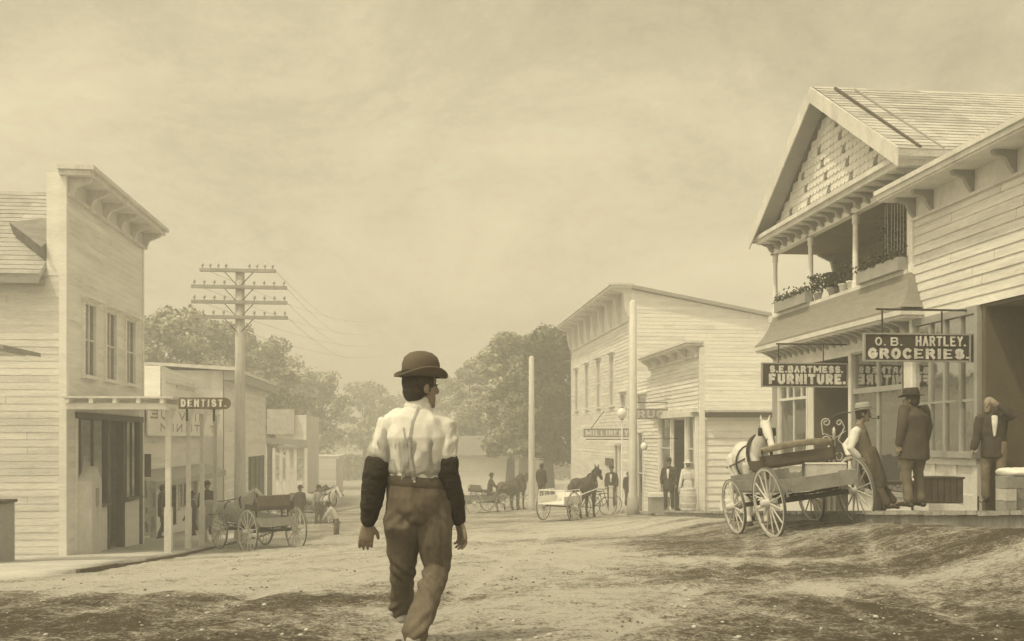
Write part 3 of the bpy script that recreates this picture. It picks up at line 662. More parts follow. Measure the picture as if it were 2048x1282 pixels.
B4 = empty('porch_shop', (0,0,0), 0, 'pale shop with a flat porch roof on white posts behind the left wagon', 'shop')
d4 = 60; xa, xb = cam(500,0,d4).x, cam(612,0,d4).x; Y4 = cam(560,0,d4).y; f4 = Fr('Y', Y4, -1); z4 = zd(830, d4)
m = MB(); clap(m, f4, [(XB+.1, -6), (xb, -6), (xb, z4), (XB+.1, z4)], [(cam(566,0,d4).x, cam(571,0,d4).x, -6, zd(905,d4)), (cam(590,0,d4).x, cam(604,0,d4).x, zd(975,d4), zd(915,d4))], h=.2); m.build('front_wall', [white, whiteb], B4)
q = MB(); q.box((XB+.1, Y4+.06, z4-.2), (xb, Y4+8, z4)); q.box((xb-.1, Y4+.06, -6), (xb, Y4+8, z4-.201)); q.build('side_wall', oldwhite, B4)
q = MB(); q.box((XB+.1, Y4-2.6, zd(893,d4-2.5)-.1), (xb+.1, Y4-.05, zd(893,d4-2.5)+.06)); pr = q.build('porch_roof', trim, B4)
for p_ in (531, 548, 562, 576, 590, 611): 
    q = MB(); x_ = cam(p_,0,d4-2.4).x; q.box((x_-.09, Y4-2.5, -4), (x_+.09, Y4-2.32, zd(893,d4-2.5)-.1)); q.build('post', white, B4)
q = MB(); a, b = cam(532,0,d4-2.6), cam(612,0,d4-2.6); q.hexa([(a.x, a.y, zd(886,57.4)), (b.x, a.y, zd(892,57.4)), (b.x, a.y+.1, zd(892,57.4)), (a.x, a.y+.1, zd(886,57.4)), (a.x, a.y, zd(875,57.4)), (b.x, a.y, zd(880,57.4)), (b.x, a.y+.1, zd(880,57.4)), (a.x, a.y+.1, zd(875,57.4))])
tag(q.build('sign_board', trim), 'weathered dark board above the porch roof of the far left shop', 'sign')
q = MB(); q.box((cam(531,0,59).x, Y4-.4, zd(868,59)), (cam(585,0,59).x, Y4-.1, zd(818,59))); tag(q.build('billboard', palewood), 'large faded grey board above the far left porch', 'billboard')
B5 = empty('flat_roof_shed', (0,0,0), 0, 'low pale flat-roofed shed right of the porch shop', 'shed')
d5 = 70; xa, xb = cam(612,0,d5).x, cam(672,0,d5).x; Y5 = cam(640,0,d5).y; f5 = Fr('Y', Y5, -1)
m = MB(); clap(m, f5, [(xa, -6), (xb, -6), (xb, zd(918,d5)), (xa, zd(918,d5))], [], h=.2); m.build('front_wall', [white, whiteb], B5)
q = MB(); q.box((xa, Y5+.03, zd(918,d5)+.001), (xb+.2, Y5+7, zd(912,d5))); q.box((xb-.1, Y5+.03, -6), (xb, Y5+7, zd(918,d5))); q.build('roof', oldwhite, B5)
B6 = empty('far_cottage', (0,0,0), 0, 'small far cottage with a dark wall panel beyond the second pole', 'house')
d6 = 78; xa, xb = cam(1010,0,d6).x, cam(1064,0,d6).x; Y6 = cam(1040,0,d6).y; f6 = Fr('Y', Y6, -1); ztt = zd(908, d6)
m = MB(); clap(m, f6, [(xa-4, -7), (xb+1.5, -7), (xb+1.5, ztt), (xa-4, ztt)], [], h=.2); m.build('wall', white, B6)
q = MB(); q.prism([(xa-4.4, Y6-.6, ztt-.1), (xa-4.4, Y6+3, ztt+1.5), (xa-4.4, Y6+6.5, ztt-.1)], (xb-xa+6.4, 0, 0)); q.build('roof', shingle, B6)
q = MB(); fbox(q, f6, cam(1037,0,d6).x, cam(1058,0,d6).x, zd(962,d6), zd(916,d6), .03, .1); q.build('shutter', trim, B6)
for p_ in (1027, 1034, 1075, 1095): q = MB(); x_ = cam(p_,0,d6-1).x; q.box((x_-.12, Y6-1.1, -6), (x_+.12, Y6-.9, ztt)); q.build('post', white, B6)
q = MB()
for k in range(34): x_ = cam(1030,0,66).x+k*.16; q.box((x_, cam(1050,0,66).y, -4.5), (x_+.09, cam(1050,0,66).y+.03, zd(968,66)))
q.box((cam(1030,0,66).x, cam(1050,0,66).y+.031, zd(985,66)), (cam(1030,0,66).x+5.4, cam(1050,0,66).y+.08, zd(981,66)))
tag(q.build('picket_fence', white), 'white picket fence before the far cottage', 'fence')

# ================================================================== RIGHT: GROCERY BUILDING
XR = 8.88; fr = Fr('X', XR, -1)
G = empty('grocery_building', (0,0,0), 0, 'nearest right-hand clapboard building with bracketed eave and tall shop window', 'building')
gy1 = YX(1829, XR); gy0 = 4.5; ya = YX(1958, XR); yw = YX(1834, XR)
zc = E+4.25; zh = E+2.1; zsill = E-.22
m = MB(); clap(m, fr, [(gy0, zh), (gy1, zh), (gy1, zc), (gy0, zc)], [], h=.165, th=.018); m.build('front_wall', [cream, creamb], G)
q = MB(); fbox(q, fr, gy1-.01, gy1+.1, -1, zc, -.1, .045); q.build('corner_board', white, G)
# eave: crown, soffit, frieze and brackets
q = MB(); fbox(q, fr, gy0, gy1+.28, zc, zc+.035, -.5, .53); fbox(q, fr, gy0, gy1+.3, zc+.036, zc+.12, -.2, .56); fbox(q, fr, gy0, gy1+.32, zc+.121, zc+.2, -.2, .6)
fbox(q, fr, gy0, gy1+.02, zc-.34, zc-.001, -.02, .03); fbox(q, fr, gy0, gy1+.03, zc-.39, zc-.341, -.02, .06); co = q.build('cornice', oldwhite, G)
for px_ in (1833, 1868, 1950, 2035, 2130):
    y_ = YX(px_, XR); b = MB(); b.prism([fr.p(y_-.04, z, o) for o, z in ((.031, zc-.001), (.4, zc-.001), (.38, zc-.07), (.2, zc-.11), (.14, zc-.24), (.05, zc-.36), (.031, zc-.36))], (0, .08, 0)); b.build('bracket', trim, co)
q = MB(); q.prism([(XR-.6, gy0, zc+.2), (XR+4.5, gy0, zc+.75), (XR+4.5, gy0, zc+.65), (XR-.55, gy0, zc+.12)], (0, gy1+.25-gy0, 0)); q.build('roof', paleroof, G)
q = MB(); q.box((XR+.05, gy1+.0, -1), (XR+8, gy1+.1, zc)); q.box((XR+7.9, gy0, -1), (XR+8, gy1, zc)); q.box((XR+.05, gy0, -1), (XR+8, gy0+.1, zc)); q.build('inner_wall', inner, G)
# shop window
q = MB(); fbox(q, fr, ya-.02, gy1, zh-.12, zh, -.08, .05); q.build('lintel', trim, G); q = MB(); fbox(q, fr, ya-.03, gy1, zsill-.1, zsill, -.1, .12); q.build('window_sill', trim, G)
q = MB(); fbox(q, fr, ya, gy1, zsill-.22, zsill-.101, -.05, .05); fbox(q, fr, ya, gy1, -1.2, zsill-.221, -.08, .0)
fbox(q, fr, ya, ya+.12, -1.2, zsill-.221, .001, .03); fbox(q, fr, ya, gy1, walkR(XR, 15)+.0, walkR(XR,15)+.3, .001, .028)
for t in (.33, .66): fbox(q, fr, ya+(gy1-ya)*t-.05, ya+(gy1-ya)*t+.05, walkR(XR,15)+.301, zsill-.221, .001, .03)
q.build('bulkhead', oldwhite, G)
q = MB(); ms = [YX(p_, XR) for p_ in (1861, 1890, 1922)]
for u in ms: fbox(q, fr, u-.035, u+.035, zsill, zh-.12, -.06, .02)
fbox(q, fr, ya-.001, gy1, zX(1905,803,XR)-.02, zX(1905,803,XR)+.02, -.05, .015); fbox(q, fr, ya-.03, ya+.06, zsill, zh-.12, -.08, .05)
wnd = q.build('shop_window', trim, G)
q = MB(); q.add([fr.p(ya, zsill, -.02), fr.p(gy1, zsill, -.02), fr.p(gy1, zh-.1, -.02), fr.p(ya, zh-.1, -.02)], [(0,1,2,3)]); q.build('pane', glassm, wnd)
q = MB(); q.box((XR+.1, ya+.1, zsill-.1), (XR+.8, gy1-.1, zsill-.04)); q.build('display_shelf', wood, G)
for px_, r_, hh, mm in ((1912, .085, .2, darkwood), (1938, .07, .26, oldwhite), (1880, .06, .22, terracotta)):
    y_ = YX(px_, XR+.35); c = MB(); c.lathe([(r_*.9, 0), (r_, hh*.3), (r_, hh*.75), (r_*.6, hh*.85), (r_*.6, hh)], (XR+.35, y_, zsill-.04), n=14); o = c.build('canister', mm, smooth=True)
    tag(o, {1912: 'squat dark canister on the grocery window shelf', 1938: 'tall pale jar at the near end of the grocery window', 1880: 'small clay canister behind the far grocery window pane'}[px_], 'canister')
# entrance alcove
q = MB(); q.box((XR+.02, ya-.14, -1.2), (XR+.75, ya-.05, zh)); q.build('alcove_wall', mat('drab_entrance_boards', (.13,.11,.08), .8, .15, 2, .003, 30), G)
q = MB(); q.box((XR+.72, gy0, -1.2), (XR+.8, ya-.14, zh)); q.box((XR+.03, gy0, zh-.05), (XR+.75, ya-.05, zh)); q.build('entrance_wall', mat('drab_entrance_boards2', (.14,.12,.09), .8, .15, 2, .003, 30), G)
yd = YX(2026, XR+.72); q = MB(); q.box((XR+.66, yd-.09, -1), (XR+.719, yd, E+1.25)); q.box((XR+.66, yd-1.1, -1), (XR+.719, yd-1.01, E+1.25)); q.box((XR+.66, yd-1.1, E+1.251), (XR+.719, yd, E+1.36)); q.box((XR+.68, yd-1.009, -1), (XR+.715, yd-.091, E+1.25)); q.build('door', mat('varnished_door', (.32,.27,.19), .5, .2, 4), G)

# ================================================================== RIGHT: FURNITURE BUILDING
U = empty('furniture_building', (0,0,0), 0, 'tall gabled furniture shop with shingled gable and flower balcony on the right', 'building')
fy0, fy1 = gy1+.1, YX(1546, XR); XE = 8.45
zb_ = E+4.55; zsk1 = E+2.92; zsk0 = E+2.12; zsl = E+3.02
# gable
ymid = (YX(1800, XE)+YX(1514, XE))/2; half = (YX(1514, XE)-YX(1800, XE))/2; zE_ = E+4.9; zA = E+7.27
gw = half+.05
m = MB(); fg = Fr('X', XR-.1, -1)
poly = [(ymid-gw+.25, zE_), (ymid+gw-.25, zE_), (ymid, zA-.3)]
# fancy shingle courses: rows of rounded shingles
row = 0; z = zE_+.0; ms_ = MB()
while z < zA-.45:
    t = (z-zE_)/(zA-.3-zE_); hw = (gw-.25)*(1-t); n = int(2*hw/.17); off = .085 if row % 2 else 0
    for i in range(n+1):
        u = ymid-hw+off+i*.17
        if u > ymid+hw-.17: break
        zt = z+.2; dk = (row % 2 == 0 and (i+row//2*2) % 6 == 0)
        pts = [(u+.002, z+.02), (u+.05, z-.03), (u+.12, z-.03), (u+.168, z+.02), (u+.168, zt), (u+.002, zt)]
        ms_.cur = 1 if dk else 0
        ms_.add([fg.p(a, b, .045-.035*(b-z)/.2) for a, b in pts]+[fg.p(a, b, 0) for a, b in pts], [tuple(range(6)), (0,1,7,6), (1,2,8,7), (2,3,9,8)])
    z += .16; row += 1
ms_.cur = 0; ms_.prism([fg.p(a, b, -.08) for a, b in poly], (.079, 0, 0))
ms_.build('gable_wall', [scallopm, shingle], U)
# roof: two slopes running back from the street, with overhang towards it
X0 = XE-.12
def slope(nm, sgn, mm):
    q = MB(); th = .12; ex = (gw+.12)
    foot = (ymid+sgn*ex, zE_-.02); top = (ymid, zA+.02)
    q.hexa([(X0, foot[0], foot[1]), (X0+14, foot[0], foot[1]), (X0+14, top[0], top[1]), (X0, top[0], top[1]),
            (X0, foot[0], foot[1]+th), (X0+14, foot[0], foot[1]+th), (X0+14, top[0], top[1]+th), (X0, top[0], top[1]+th)])
    return q.build(nm, mm, U)
rs = slope('roof', -1, paleroof); slope('roof', 1, shingle)
q = MB(); courses(q, (X0+.02, ymid-gw-.12, zE_+.1), (X0+14, ymid-gw-.12, zE_+.1), (X0+14, ymid, zA+.142), (X0+.02, ymid, zA+.142), 22, .016); q.build('shingles', [paleroof, mat('pale_shingle_worn', .4, .85, .25, 3, .012, 20, fine=.15)], rs)
def rake(sgn):
    q = MB(); ex = gw+.12
    for (o, a, b, mm) in ((-.03, -.2, .13, 0),):
        q.hexa([(X0+o, ymid+sgn*ex, zE_+a), (X0-.001, ymid+sgn*ex, zE_+a), (X0-.001, ymid, zA+a), (X0+o, ymid, zA+a),
                (X0+o, ymid+sgn*ex, zE_+b), (X0-.001, ymid+sgn*ex, zE_+b), (X0-.001, ymid, zA+b), (X0+o, ymid, zA+b)])
    q.build('rake_board', oldwhite, U)
    q = MB(); q.hexa([(X0, ymid+sgn*ex, zE_-.06), (XR-.13, ymid+sgn*ex, zE_-.06), (XR-.13, ymid+sgn*.02, zA-.02), (X0, ymid+sgn*.02, zA-.02),
                      (X0, ymid+sgn*ex, zE_-.025), (XR-.13, ymid+sgn*ex, zE_-.025), (XR-.13, ymid+sgn*.02, zA+.015), (X0, ymid+sgn*.02, zA+.015)]); q.build('soffit', trim, U)
rake(1); rake(-1)
q = MB()   # batten on the near slope, then a dark strip painting the roof-edge shadow
t0 = Vector((X0+.85, ymid-.25, zA+.03)); t1 = Vector((X0+.85, ymid-gw-.08, zE_+.15)); q.bar(t0, t1, .03, .03, (0,.5,.8)); q.build('roof_strip', trim, rs); q = MB(); q.bar(t0-Vector((.43,0,0)), t1-Vector((.43,0,0)), .05, .05, (0,.5,.8)); q.build('roof_strip', darkpaint, rs)
# eave cornice across the foot of the gable
q = MB(); a, b = ymid-half, ymid+half
q.box((XE, a, zE_-.13), (XR+3, b, zE_-.031)); q.box((XE-.07, a-.06, zE_-.03), (XR+3, b+.06, zE_+.06)); co = q.build('eave_cornice', oldwhite, U)
n = 17
for i in range(n):
    y_ = a+.15+(b-a-.3)*i/(n-1); c = MB(); c.prism([(XE+.05, y_, zE_-.131), (XR-.03, y_, zE_-.131), (XR-.03, y_, zE_-.36), (XR-.14, y_, zE_-.3), (XR-.2, y_, zE_-.2)], (0, .09, 0)); c.build('bracket', trim, co)
q = MB(); q.box((XR-.02, fy0+.02, zb_), (XR+.14, fy1, zE_-.132)); q.box((XR-.06, fy0+.02, zb_-.02), (XR-.021, fy1, zb_+.1)); q.build('balcony_beam', white, U)
# balcony room
xbk = 10.75
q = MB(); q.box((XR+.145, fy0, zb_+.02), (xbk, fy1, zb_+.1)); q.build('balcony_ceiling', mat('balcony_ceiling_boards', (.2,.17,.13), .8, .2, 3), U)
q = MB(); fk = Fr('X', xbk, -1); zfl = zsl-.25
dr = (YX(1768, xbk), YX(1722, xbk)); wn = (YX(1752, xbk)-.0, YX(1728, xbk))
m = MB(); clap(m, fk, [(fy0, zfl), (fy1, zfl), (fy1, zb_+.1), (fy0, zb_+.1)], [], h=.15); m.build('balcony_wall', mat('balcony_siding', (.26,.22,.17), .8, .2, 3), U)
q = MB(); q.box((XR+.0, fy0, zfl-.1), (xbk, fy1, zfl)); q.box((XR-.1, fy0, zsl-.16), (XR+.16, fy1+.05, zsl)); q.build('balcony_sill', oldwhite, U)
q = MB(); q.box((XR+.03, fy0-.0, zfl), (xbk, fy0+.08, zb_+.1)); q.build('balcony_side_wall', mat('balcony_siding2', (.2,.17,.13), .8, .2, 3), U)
# far end: post, low rail, arched corner at the wall
q = MB(); ye = fy1-.1
q.box((xbk-.32, ye, zfl), (xbk, ye+.1, zb_)); q.prism([(xbk-.33, ye, zb_), (xbk-.75, ye, zb_), (xbk-.4, ye, zb_-.16), (xbk-.33, ye, zb_-.45)], (0, .1, 0)); q.box((XR+.15, ye, zfl), (xbk-.33, ye+.1, zsl)); q.build('balcony_end', trim, U)
for px_ in (1552, 1623, 1713):
    y_ = YX(px_, XR+.05); c = MB(); X_ = XR+.03
    c.lathe([(.075, zsl), (.075, zsl+.14), (.055, zsl+.16), (.06, zsl+.4), (.052, zb_-.22), (.07, zb_-.2), (.07, zb_-.02)], (X_, y_, 0), n=12); c.box((X_-.09, y_-.09, zb_-.02), (X_+.09, y_+.09, zb_+.0)); c.build('balcony_post', white, U)
q = MB(); yq = fy0+.06; q.box((XR-.03, yq-.05, zsl), (XR+.08, yq+.05, zb_)); q.build('balcony_post', white, U)
# flared skirt roof between the floors
q = MB(); ya_, yb_ = YX(1802, XE), YX(1510, XE); k = 7
def prof(t): return (XR-.1-(XR-.1-XE)*(t**1.35), (zsk1)-(zsk1-zsk0-.14)*(1-(1-t)**1.25))
for i in range(k):
    (x0, z0), (x1, z1) = prof(i/k), prof((i+1)/k); e0, e1 = .33*(1-i/k), .33*(1-(i+1)/k)
    q.hexa([(x1, ya_+e1, z1-.03), (x0, ya_+e0, z0-.03), (x0, yb_-e0, z0-.03), (x1, yb_-e1, z1-.03), (x1, ya_+e1, z1+.03), (x0, ya_+e0, z0+.03), (x0, yb_-e0, z0+.03), (x1, yb_-e1, z1+.03)])
    q.add([(x0, ya_+e0, z0+.03), (x1, ya_+e1, z1+.03), (XR, ya_+e1, z1+.03), (XR, ya_+e0, z0+.03)], [(0,1,2,3)])
q.build('skirt_roof', mat('skirt_shingle', (.27,.26,.235), .9, .15, 4, .012, 26, stretch=(1,1,2.5), fine=.18), U)
q = MB(); q.box((XE-.02, ya_-.03, zsk0+.03), (XR+.1, yb_+.03, zsk0+.12)); q.box((XE+.03, ya_+.01, zsk0-.02), (XR+.1, yb_-.01, zsk0+.029)); co = q.build('skirt_cornice', oldwhite, U)
n = 20
for i in range(n):
    y_ = fy0+.1+(fy1-fy0-.3)*i/(n-1); c = MB(); c.prism([(XE+.08, y_, zsk0-.021), (XR-.005, y_, zsk0-.021), (XR-.005, y_, zsk0-.22), (XR-.14, y_, zsk0-.12)], (0, .09, 0)); c.build('bracket', trim, co)
zbm = E+1.72
q = MB(); q.box((XR, fy0+.02, zbm), (XR+.14, fy1, zsk0+.02)); q.box((XR-.04, fy0+.02, zbm-.04), (XR-.001, fy1, zbm+.07)); q.build('shop_beam', oldwhite, U)
# shell
q = MB(); q.box((XR+.1, fy1-.02, -2), (XR+12, fy1+.08, zfl)); q.box((xbk+.02, fy1-.0, zfl), (XR+12, fy1+.08, zE_)); q.box((XR+11.9, fy0, -2), (XR+12, fy1, zE_)); q.build('side_wall', oldwhite, U)
q = MB(); q.box((XR+4.2, fy0, -2), (XR+4.3, fy1, zfl)); q.build('inner_wall', inner, U)
# shop front: pilasters, window, entrance, window
def upr(a, b, z0, z1, o0, o1, mm, nm='pilaster'):
    q = MB(); fbox(q, fr, YX(a, XR), YX(b, XR), z0, z1, o0, o1); return q.build(nm, mm, U)
upr(1546, 1560, -2, zbm-.041, -.12, .02, trim); upr(1617, 1628, -2, zbm-.041, -.12, .02, oldwhite); upr(1699, 1707, -2, zbm-.041, -.1, .03, oldwhite); upr(1810, 1826, -1, zbm-.041, -.1, .05, oldwhite)
zw0 = E-.55
w1 = window(U, fr, YX(1561, XR)+.02, YX(1616, XR)-.02, zw0, zbm-.06, 2, 1, .04, False, glassd, 0, True, oldwhite, 'shop_window')
q = MB(); fbox(q, fr, YX(1561, XR), YX(1616, XR), zX(1590,797,XR)-.03, zX(1590,797,XR)+.03, -.03, .03)
for p_ in (1575, 1603): fbox(q, fr, YX(p_,XR)-.02, YX(p_,XR)+.02, zX(1590,797,XR)+.031, zbm-.06, -.03, .012)
q.build('transom_bar', oldwhite, w1)
q = MB(); fbox(q, fr, YX(1561, XR), YX(1616, XR), -2, zw0-.11, -.1, .01); q.build('bulkhead', oldwhite, U)
w2 = window(U, fr, YX(1709, XR)+.02, YX(1809, XR)-.02, E-.98, zbm-.06, 2, 1, .04, False, glassm, 0, True, trim, 'shop_window', .07)
q = MB(); fbox(q, fr, YX(1709, XR), YX(1809, XR), zX(1760,778,XR)-.05, zX(1760,778,XR)+.05, -.04, .035); q.build('transom_bar', trim, w2)
q = MB(); fbox(q, fr, YX(1709, XR), YX(1809, XR), -1.6, E-1.1, -.1, .01); q.build('bulkhead', oldwhite, U)
# recessed double door
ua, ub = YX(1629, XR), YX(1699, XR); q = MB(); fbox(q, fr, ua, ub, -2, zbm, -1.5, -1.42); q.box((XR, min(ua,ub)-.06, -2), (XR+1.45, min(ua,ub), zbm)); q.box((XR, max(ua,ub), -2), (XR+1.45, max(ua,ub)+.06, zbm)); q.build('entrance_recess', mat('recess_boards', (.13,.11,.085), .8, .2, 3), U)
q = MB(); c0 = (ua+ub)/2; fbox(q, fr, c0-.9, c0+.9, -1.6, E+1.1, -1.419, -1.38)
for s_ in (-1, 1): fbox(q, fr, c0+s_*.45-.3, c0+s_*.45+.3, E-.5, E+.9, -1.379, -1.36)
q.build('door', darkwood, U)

# ---- signs hung square to the street
def hung_sign(nm, pxa, pxb, pya, pyb, d, label, rows, edge=True):
    A, B = cam(pxa, pya, d), cam(pxb, pyb, d); f_ = Fr('Y', A.y, -1); q = MB()
    q.box((A.x, A.y+.001, B.z), (B.x, A.y+.05, A.z)); o = q.build(nm, signblk); tag(o, label, 'sign')
    q = MB(); fbox(q, f_, A.x-.015, B.x+.015, B.z-.02, B.z+.004, -.052, .014); fbox(q, f_, A.x-.015, B.x+.015, A.z-.004, A.z+.02, -.052, .014); fbox(q, f_, A.x-.018, A.x+.006, B.z+.0045, A.z-.0045, -.052, .013); fbox(q, f_, B.x-.006, B.x+.018, B.z+.0045, A.z-.0045, -.052, .013); q.build('frame', trim if edge else signblk, o)
    q = MB()
    for (txt, a, b, c, e, sw, sf, gp) in rows: lettering(q, txt, f_, cam(a,0,d).x, cam(b,0,d).x, zd(e, d), zd(c, d), .002, sw, sf, gap=gp)
    q.build('lettering', letter, o); return o, A, B
dF = dX(1703, XR)-.05
o, A, B = hung_sign('furniture_sign', 1525, 1702, 727, 772, dF, 'black S.E. BARTMESS FURNITURE sign hung square to the street', [('S.E.BARTMESS.', 1540, 1693, 731, 745, .26, 0, .2), ('FURNITURE.', 1538, 1698, 747, 768, .27, 0, .2)])
q = MB(); q.bar((A.x+.35, A.y+.03, A.z), (A.x+.35, A.y+.03, zbm+.2), .02, .02); q.bar((A.x+1.3, A.y+.03, A.z), (A.x+1.3, A.y+.03, zbm+.2), .02, .02); q.bar((A.x+.3, A.y+.03, zbm+.2), (XR+.02, A.y+.03, zbm+.2), .03, .03); q.build('bracket', iron, o)
dG = dX(1953, XR)-.02
o, A, B = hung_sign('grocery_sign', 1730, 1952, 668, 720, dG, 'black O.B. HARTLEY GROCERIES sign hung square to the street', [('O.', 1751, 1773, 674, 691, .17, 0, .25), ('B.', 1784, 1808, 674, 691, .17, 0, .25), ('HARTLEY.', 1837, 1943, 671, 691, .17, 0, .22), ('GROCERIES.', 1736, 1950, 696, 717, .28, .13, .22)])
q = MB()
for x_ in (A.x+.3, A.x+1.3): q.bar((x_, A.y+.03, A.z+.02), (x_, A.y+.03, A.z+.38), .02, .02)
q.bar((A.x+.2, A.y+.03, A.z+.4), (XR+.03, A.y+.03, A.z+.4), .03, .03); q.build('bracket', iron, o)

# ================================================================== RIGHT: DRUG STORE
XD = 9.6; fd = Fr('X', XD, -1)
S_ = empty('drug_store', (0,0,0), 0, 'one-storey drug store with small bracketed false front and corner windows', 'shop')
py0, py1 = YX(1398, XD), YX(1263, XD); pc0, pc1 = YX(1385, XD), YX(1302, XD); ztd = zX(1385, 687, XD)
dh = [(YX(1390, XD), YX(1378, XD), -1.3, E+.72), (YX(1372, XD), YX(1348, XD), -2.5, E+.72), (YX(1343, XD), YX(1324, XD), -1.3, E+.72), (YX(1287, XD), YX(1277, XD), -1.9, E+.2), (YX(1293,XD), YX(1278,XD), E+1.15, E+1.75)]
m = MB(); clap(m, fd, [(py0, -3), (py1, -3), (py1, E+2.4), (pc1, E+2.41), (pc1, ztd-.1), (py0, ztd-.1)][:0] or [(py0, -3), (pc1, -3), (pc1, ztd-.1), (py0, ztd-.1)], dh[:3], h=.15)
clap(m, fd, [(pc1, -3), (py1, -3), (py1, E+2.5), (pc1, E+2.5)], dh[3:], h=.15); m.build('front_wall', [cream, creamb], S_)
cornice(S_, fd, py0+.05, pc1, ztd, .55, .16, .28, 6, .1, bh=.38)
window(S_, fd, *dh[0], 1, 3, .05, False, glassd); window(S_, fd, *dh[2], 1, 3, .05, False, glassd, .25); window(S_, fd, *dh[3], 1, 2, .06, False, glassd); window(S_, fd, *dh[4], 1, 1, .06, True, glassd, .9)
q = MB(); fbox(q, fd, dh[1][0], dh[1][1], -3, E+.7, -1.0, -.93); q.build('door', darkpaint, S_)
q = MB(); fbox(q, fd, YX(1394,XD), YX(1318,XD), E+.73, E+.86, -.05, .3); fbox(q, fd, YX(1399,XD), YX(1310,XD), E+.87, E+1.02, -.05, .22); q.build('lintel', oldwhite, S_)
for p_ in (1396, 1375, 1346, 1321): q = MB(); u = YX(p_, XD); fbox(q, fd, u-.07, u+.07, -3, E+.729, -.05, .09); q.build('pilaster', white, S_)
fsd = Fr('Y', py0-.02, -1); ze_ = zd(836, dX(1398, XD)); xs_end = 16.5
m = MB(); clap(m, fsd, [(XD+.02, -3), (xs_end, -3), (xs_end, ze_), (XD+.02, ze_)], [], h=.235, th=.03); m.build('side_wall', [white, whiteb], S_)
q = MB(); q.box((XD-.02, py0-.15, -3), (XD+.16, py0-.05, ztd-.2)); q.build('corner_board', white, S_)
q = MB(); q.box((XD+.2, py0-.32, ze_+.19), (xs_end, py1+3, ze_+.26)); q.build('roof', paleroof, S_)
q = MB(); q.box((XD+.2, py0-.3, ze_+.02), (xs_end, py0-.07, ze_+.189)); q.build('gutter', darkpaint, S_)
q = MB(); q.box((XD+.16, py0-.14, ze_-.07), (xs_end, py0-.06, ze_+.019)); q.build('moulding', white, S_)
q = MB(); q.box((XD+.03, py0, ze_), (XD+.2, pc1, ztd-.12)); q.box((XD+.03, py1, -3), (XD+7, py1+.1, ze_)); q.box((XD+7, py0, -3), (XD+7.1, py1, ze_)); q.build('inner_wall', white, S_)
o, A, B = hung_sign('drugs_sign', 1258, 1352, 818, 838, 35.8, 'grey DRUGS sign hung over the footway beside the white pole', [('DRUGS', 1256, 1349, 821, 836, .26, .04, .2)])
o.data.materials[0] = trim
q = MB(); q.bar((A.x+.2, A.y+.03, A.z), (A.x+.2, A.y+.03, A.z+.25), .03, .03); q.bar((A.x+.2, A.y+.03, A.z+.25), (XD, A.y+.03, A.z+.25), .03, .03); q.build('bracket', iron, o)

# ================================================================== RIGHT: MILLINERY BUILDING
M_ = empty('millinery_building', (0,0,0), 0, 'big three-level clapboard building with deep bracketed cornice beyond the drug store', 'building')
my0, my1 = py1+.15, YX(1144, XD); zmt = E+6.85
up = []
for a, b, c, e in ((1151, 1157, 742, 820), (1171, 1178, 732, 817), (1194, 1202, 722, 814), (1219, 1230, 712, 810)):
    ym_ = (YX(a, XD)+YX(b, XD))/2; dm = dX((a+b)/2, XD); up.append((ym_-.45, ym_+.45, zd(e, dm), zd(c, dm)))
lw = [(YX(1252, XD), YX(1243, XD), zd(812, 43.5), zd(790, 43.5)), (YX(1240,XD), YX(1233,XD), -3.6, zd(895, 44))]
m = MB(); clap(m, fd, [(my0, -4), (my1, -4), (my1, zmt-.2), (my0, zmt-.2)], up+lw, h=.17, th=.016); m.build('front_wall', [cream, creamb], M_)
for h_ in up: window(M_, fd, *h_, 2, 2, .1, True, glassd, blind=.45)
window(M_, fd, *lw[0], 1, 1, .1, True, glassd, blind=1)
q = MB(); fbox(q, fd, lw[1][0], lw[1][1], -4, lw[1][3]-.02, -.4, -.33); q.build('door', darkpaint, M_)
q = MB(); 
for e_ in (lw[1][0], lw[1][1]): fbox(q, fd, e_-.12, e_+.12, -4, lw[1][3]+.1, .035, .1)
fbox(q, fd, lw[1][0]-.3, lw[1][1]+.3, lw[1][3]+.101, lw[1][3]+.22, .035, .2); q.build('door_frame', oldwhite, M_)
q = MB(); fbox(q, fd, my1-.12, my1+.03, -4, zmt-.3, -.02, .06); q.build('corner_board', oldwhite, M_)
q = MB(); fbox(q, fd, my0-.01, my0+.25, -4, zmt-.3, -.02, .06); q.build('corner_board', oldwhite, M_)
cornice(M_, fd, my0, my1, zmt, 1.0, .2, 1.35, 9, .2, bh=1.3)
fm_ = Fr('Y', my0, -1); dm0 = dX(1262, XD); zs1 = zd(640, dm0+1)
m = MB(); clap(m, fm_, [(XD+.02, -3), (22, -3), (22, zd(680, dm0)), (XD+.02, zmt-.25)], [], h=.17, th=.008); m.build('side_wall', [white, whiteb], M_)
q = MB(); P, Q_ = Vector((XD+.05, my0-.25, zmt-.22)), Vector((22, my0-.25, zd(680, dm0)+.03)); q.hexa([P, Q_, Q_+Vector((0,12,0)), P+Vector((0,12,0)), P+Vector((0,0,.14)), Q_+Vector((0,0,.14)), Q_+Vector((0,12,.14)), P+Vector((0,12,.14))]); q.build('roof', trim, M_)
q = MB(); q.box((XD+.03, my1-.1, -4), (22, my1, 5.5)); q.box((XD+.4, my0, E+6), (XD+.5, my1, E+6.3)); q.build('inner_wall', white, M_)
o, A, B = hung_sign('millinery_sign', 1168, 1262, 858, 874, 41.5, 'pale MILLINERY sign with dark edges below the globe lamp', [('MILLINERY', 1171, 1259, 860, 872, .3, .03, .18)])
o.data.materials[0] = trim
q = MB(); q.bar((A.x+.1, A.y+.07, B.z-.1), (B.x+.4, A.y+.07, B.z-.1), .04, .04); q.bar((A.x+.3, A.y+.03, A.z), (A.x+.9, A.y+.03, A.z+.8), .03, .03); q.build('bracket', iron, o)
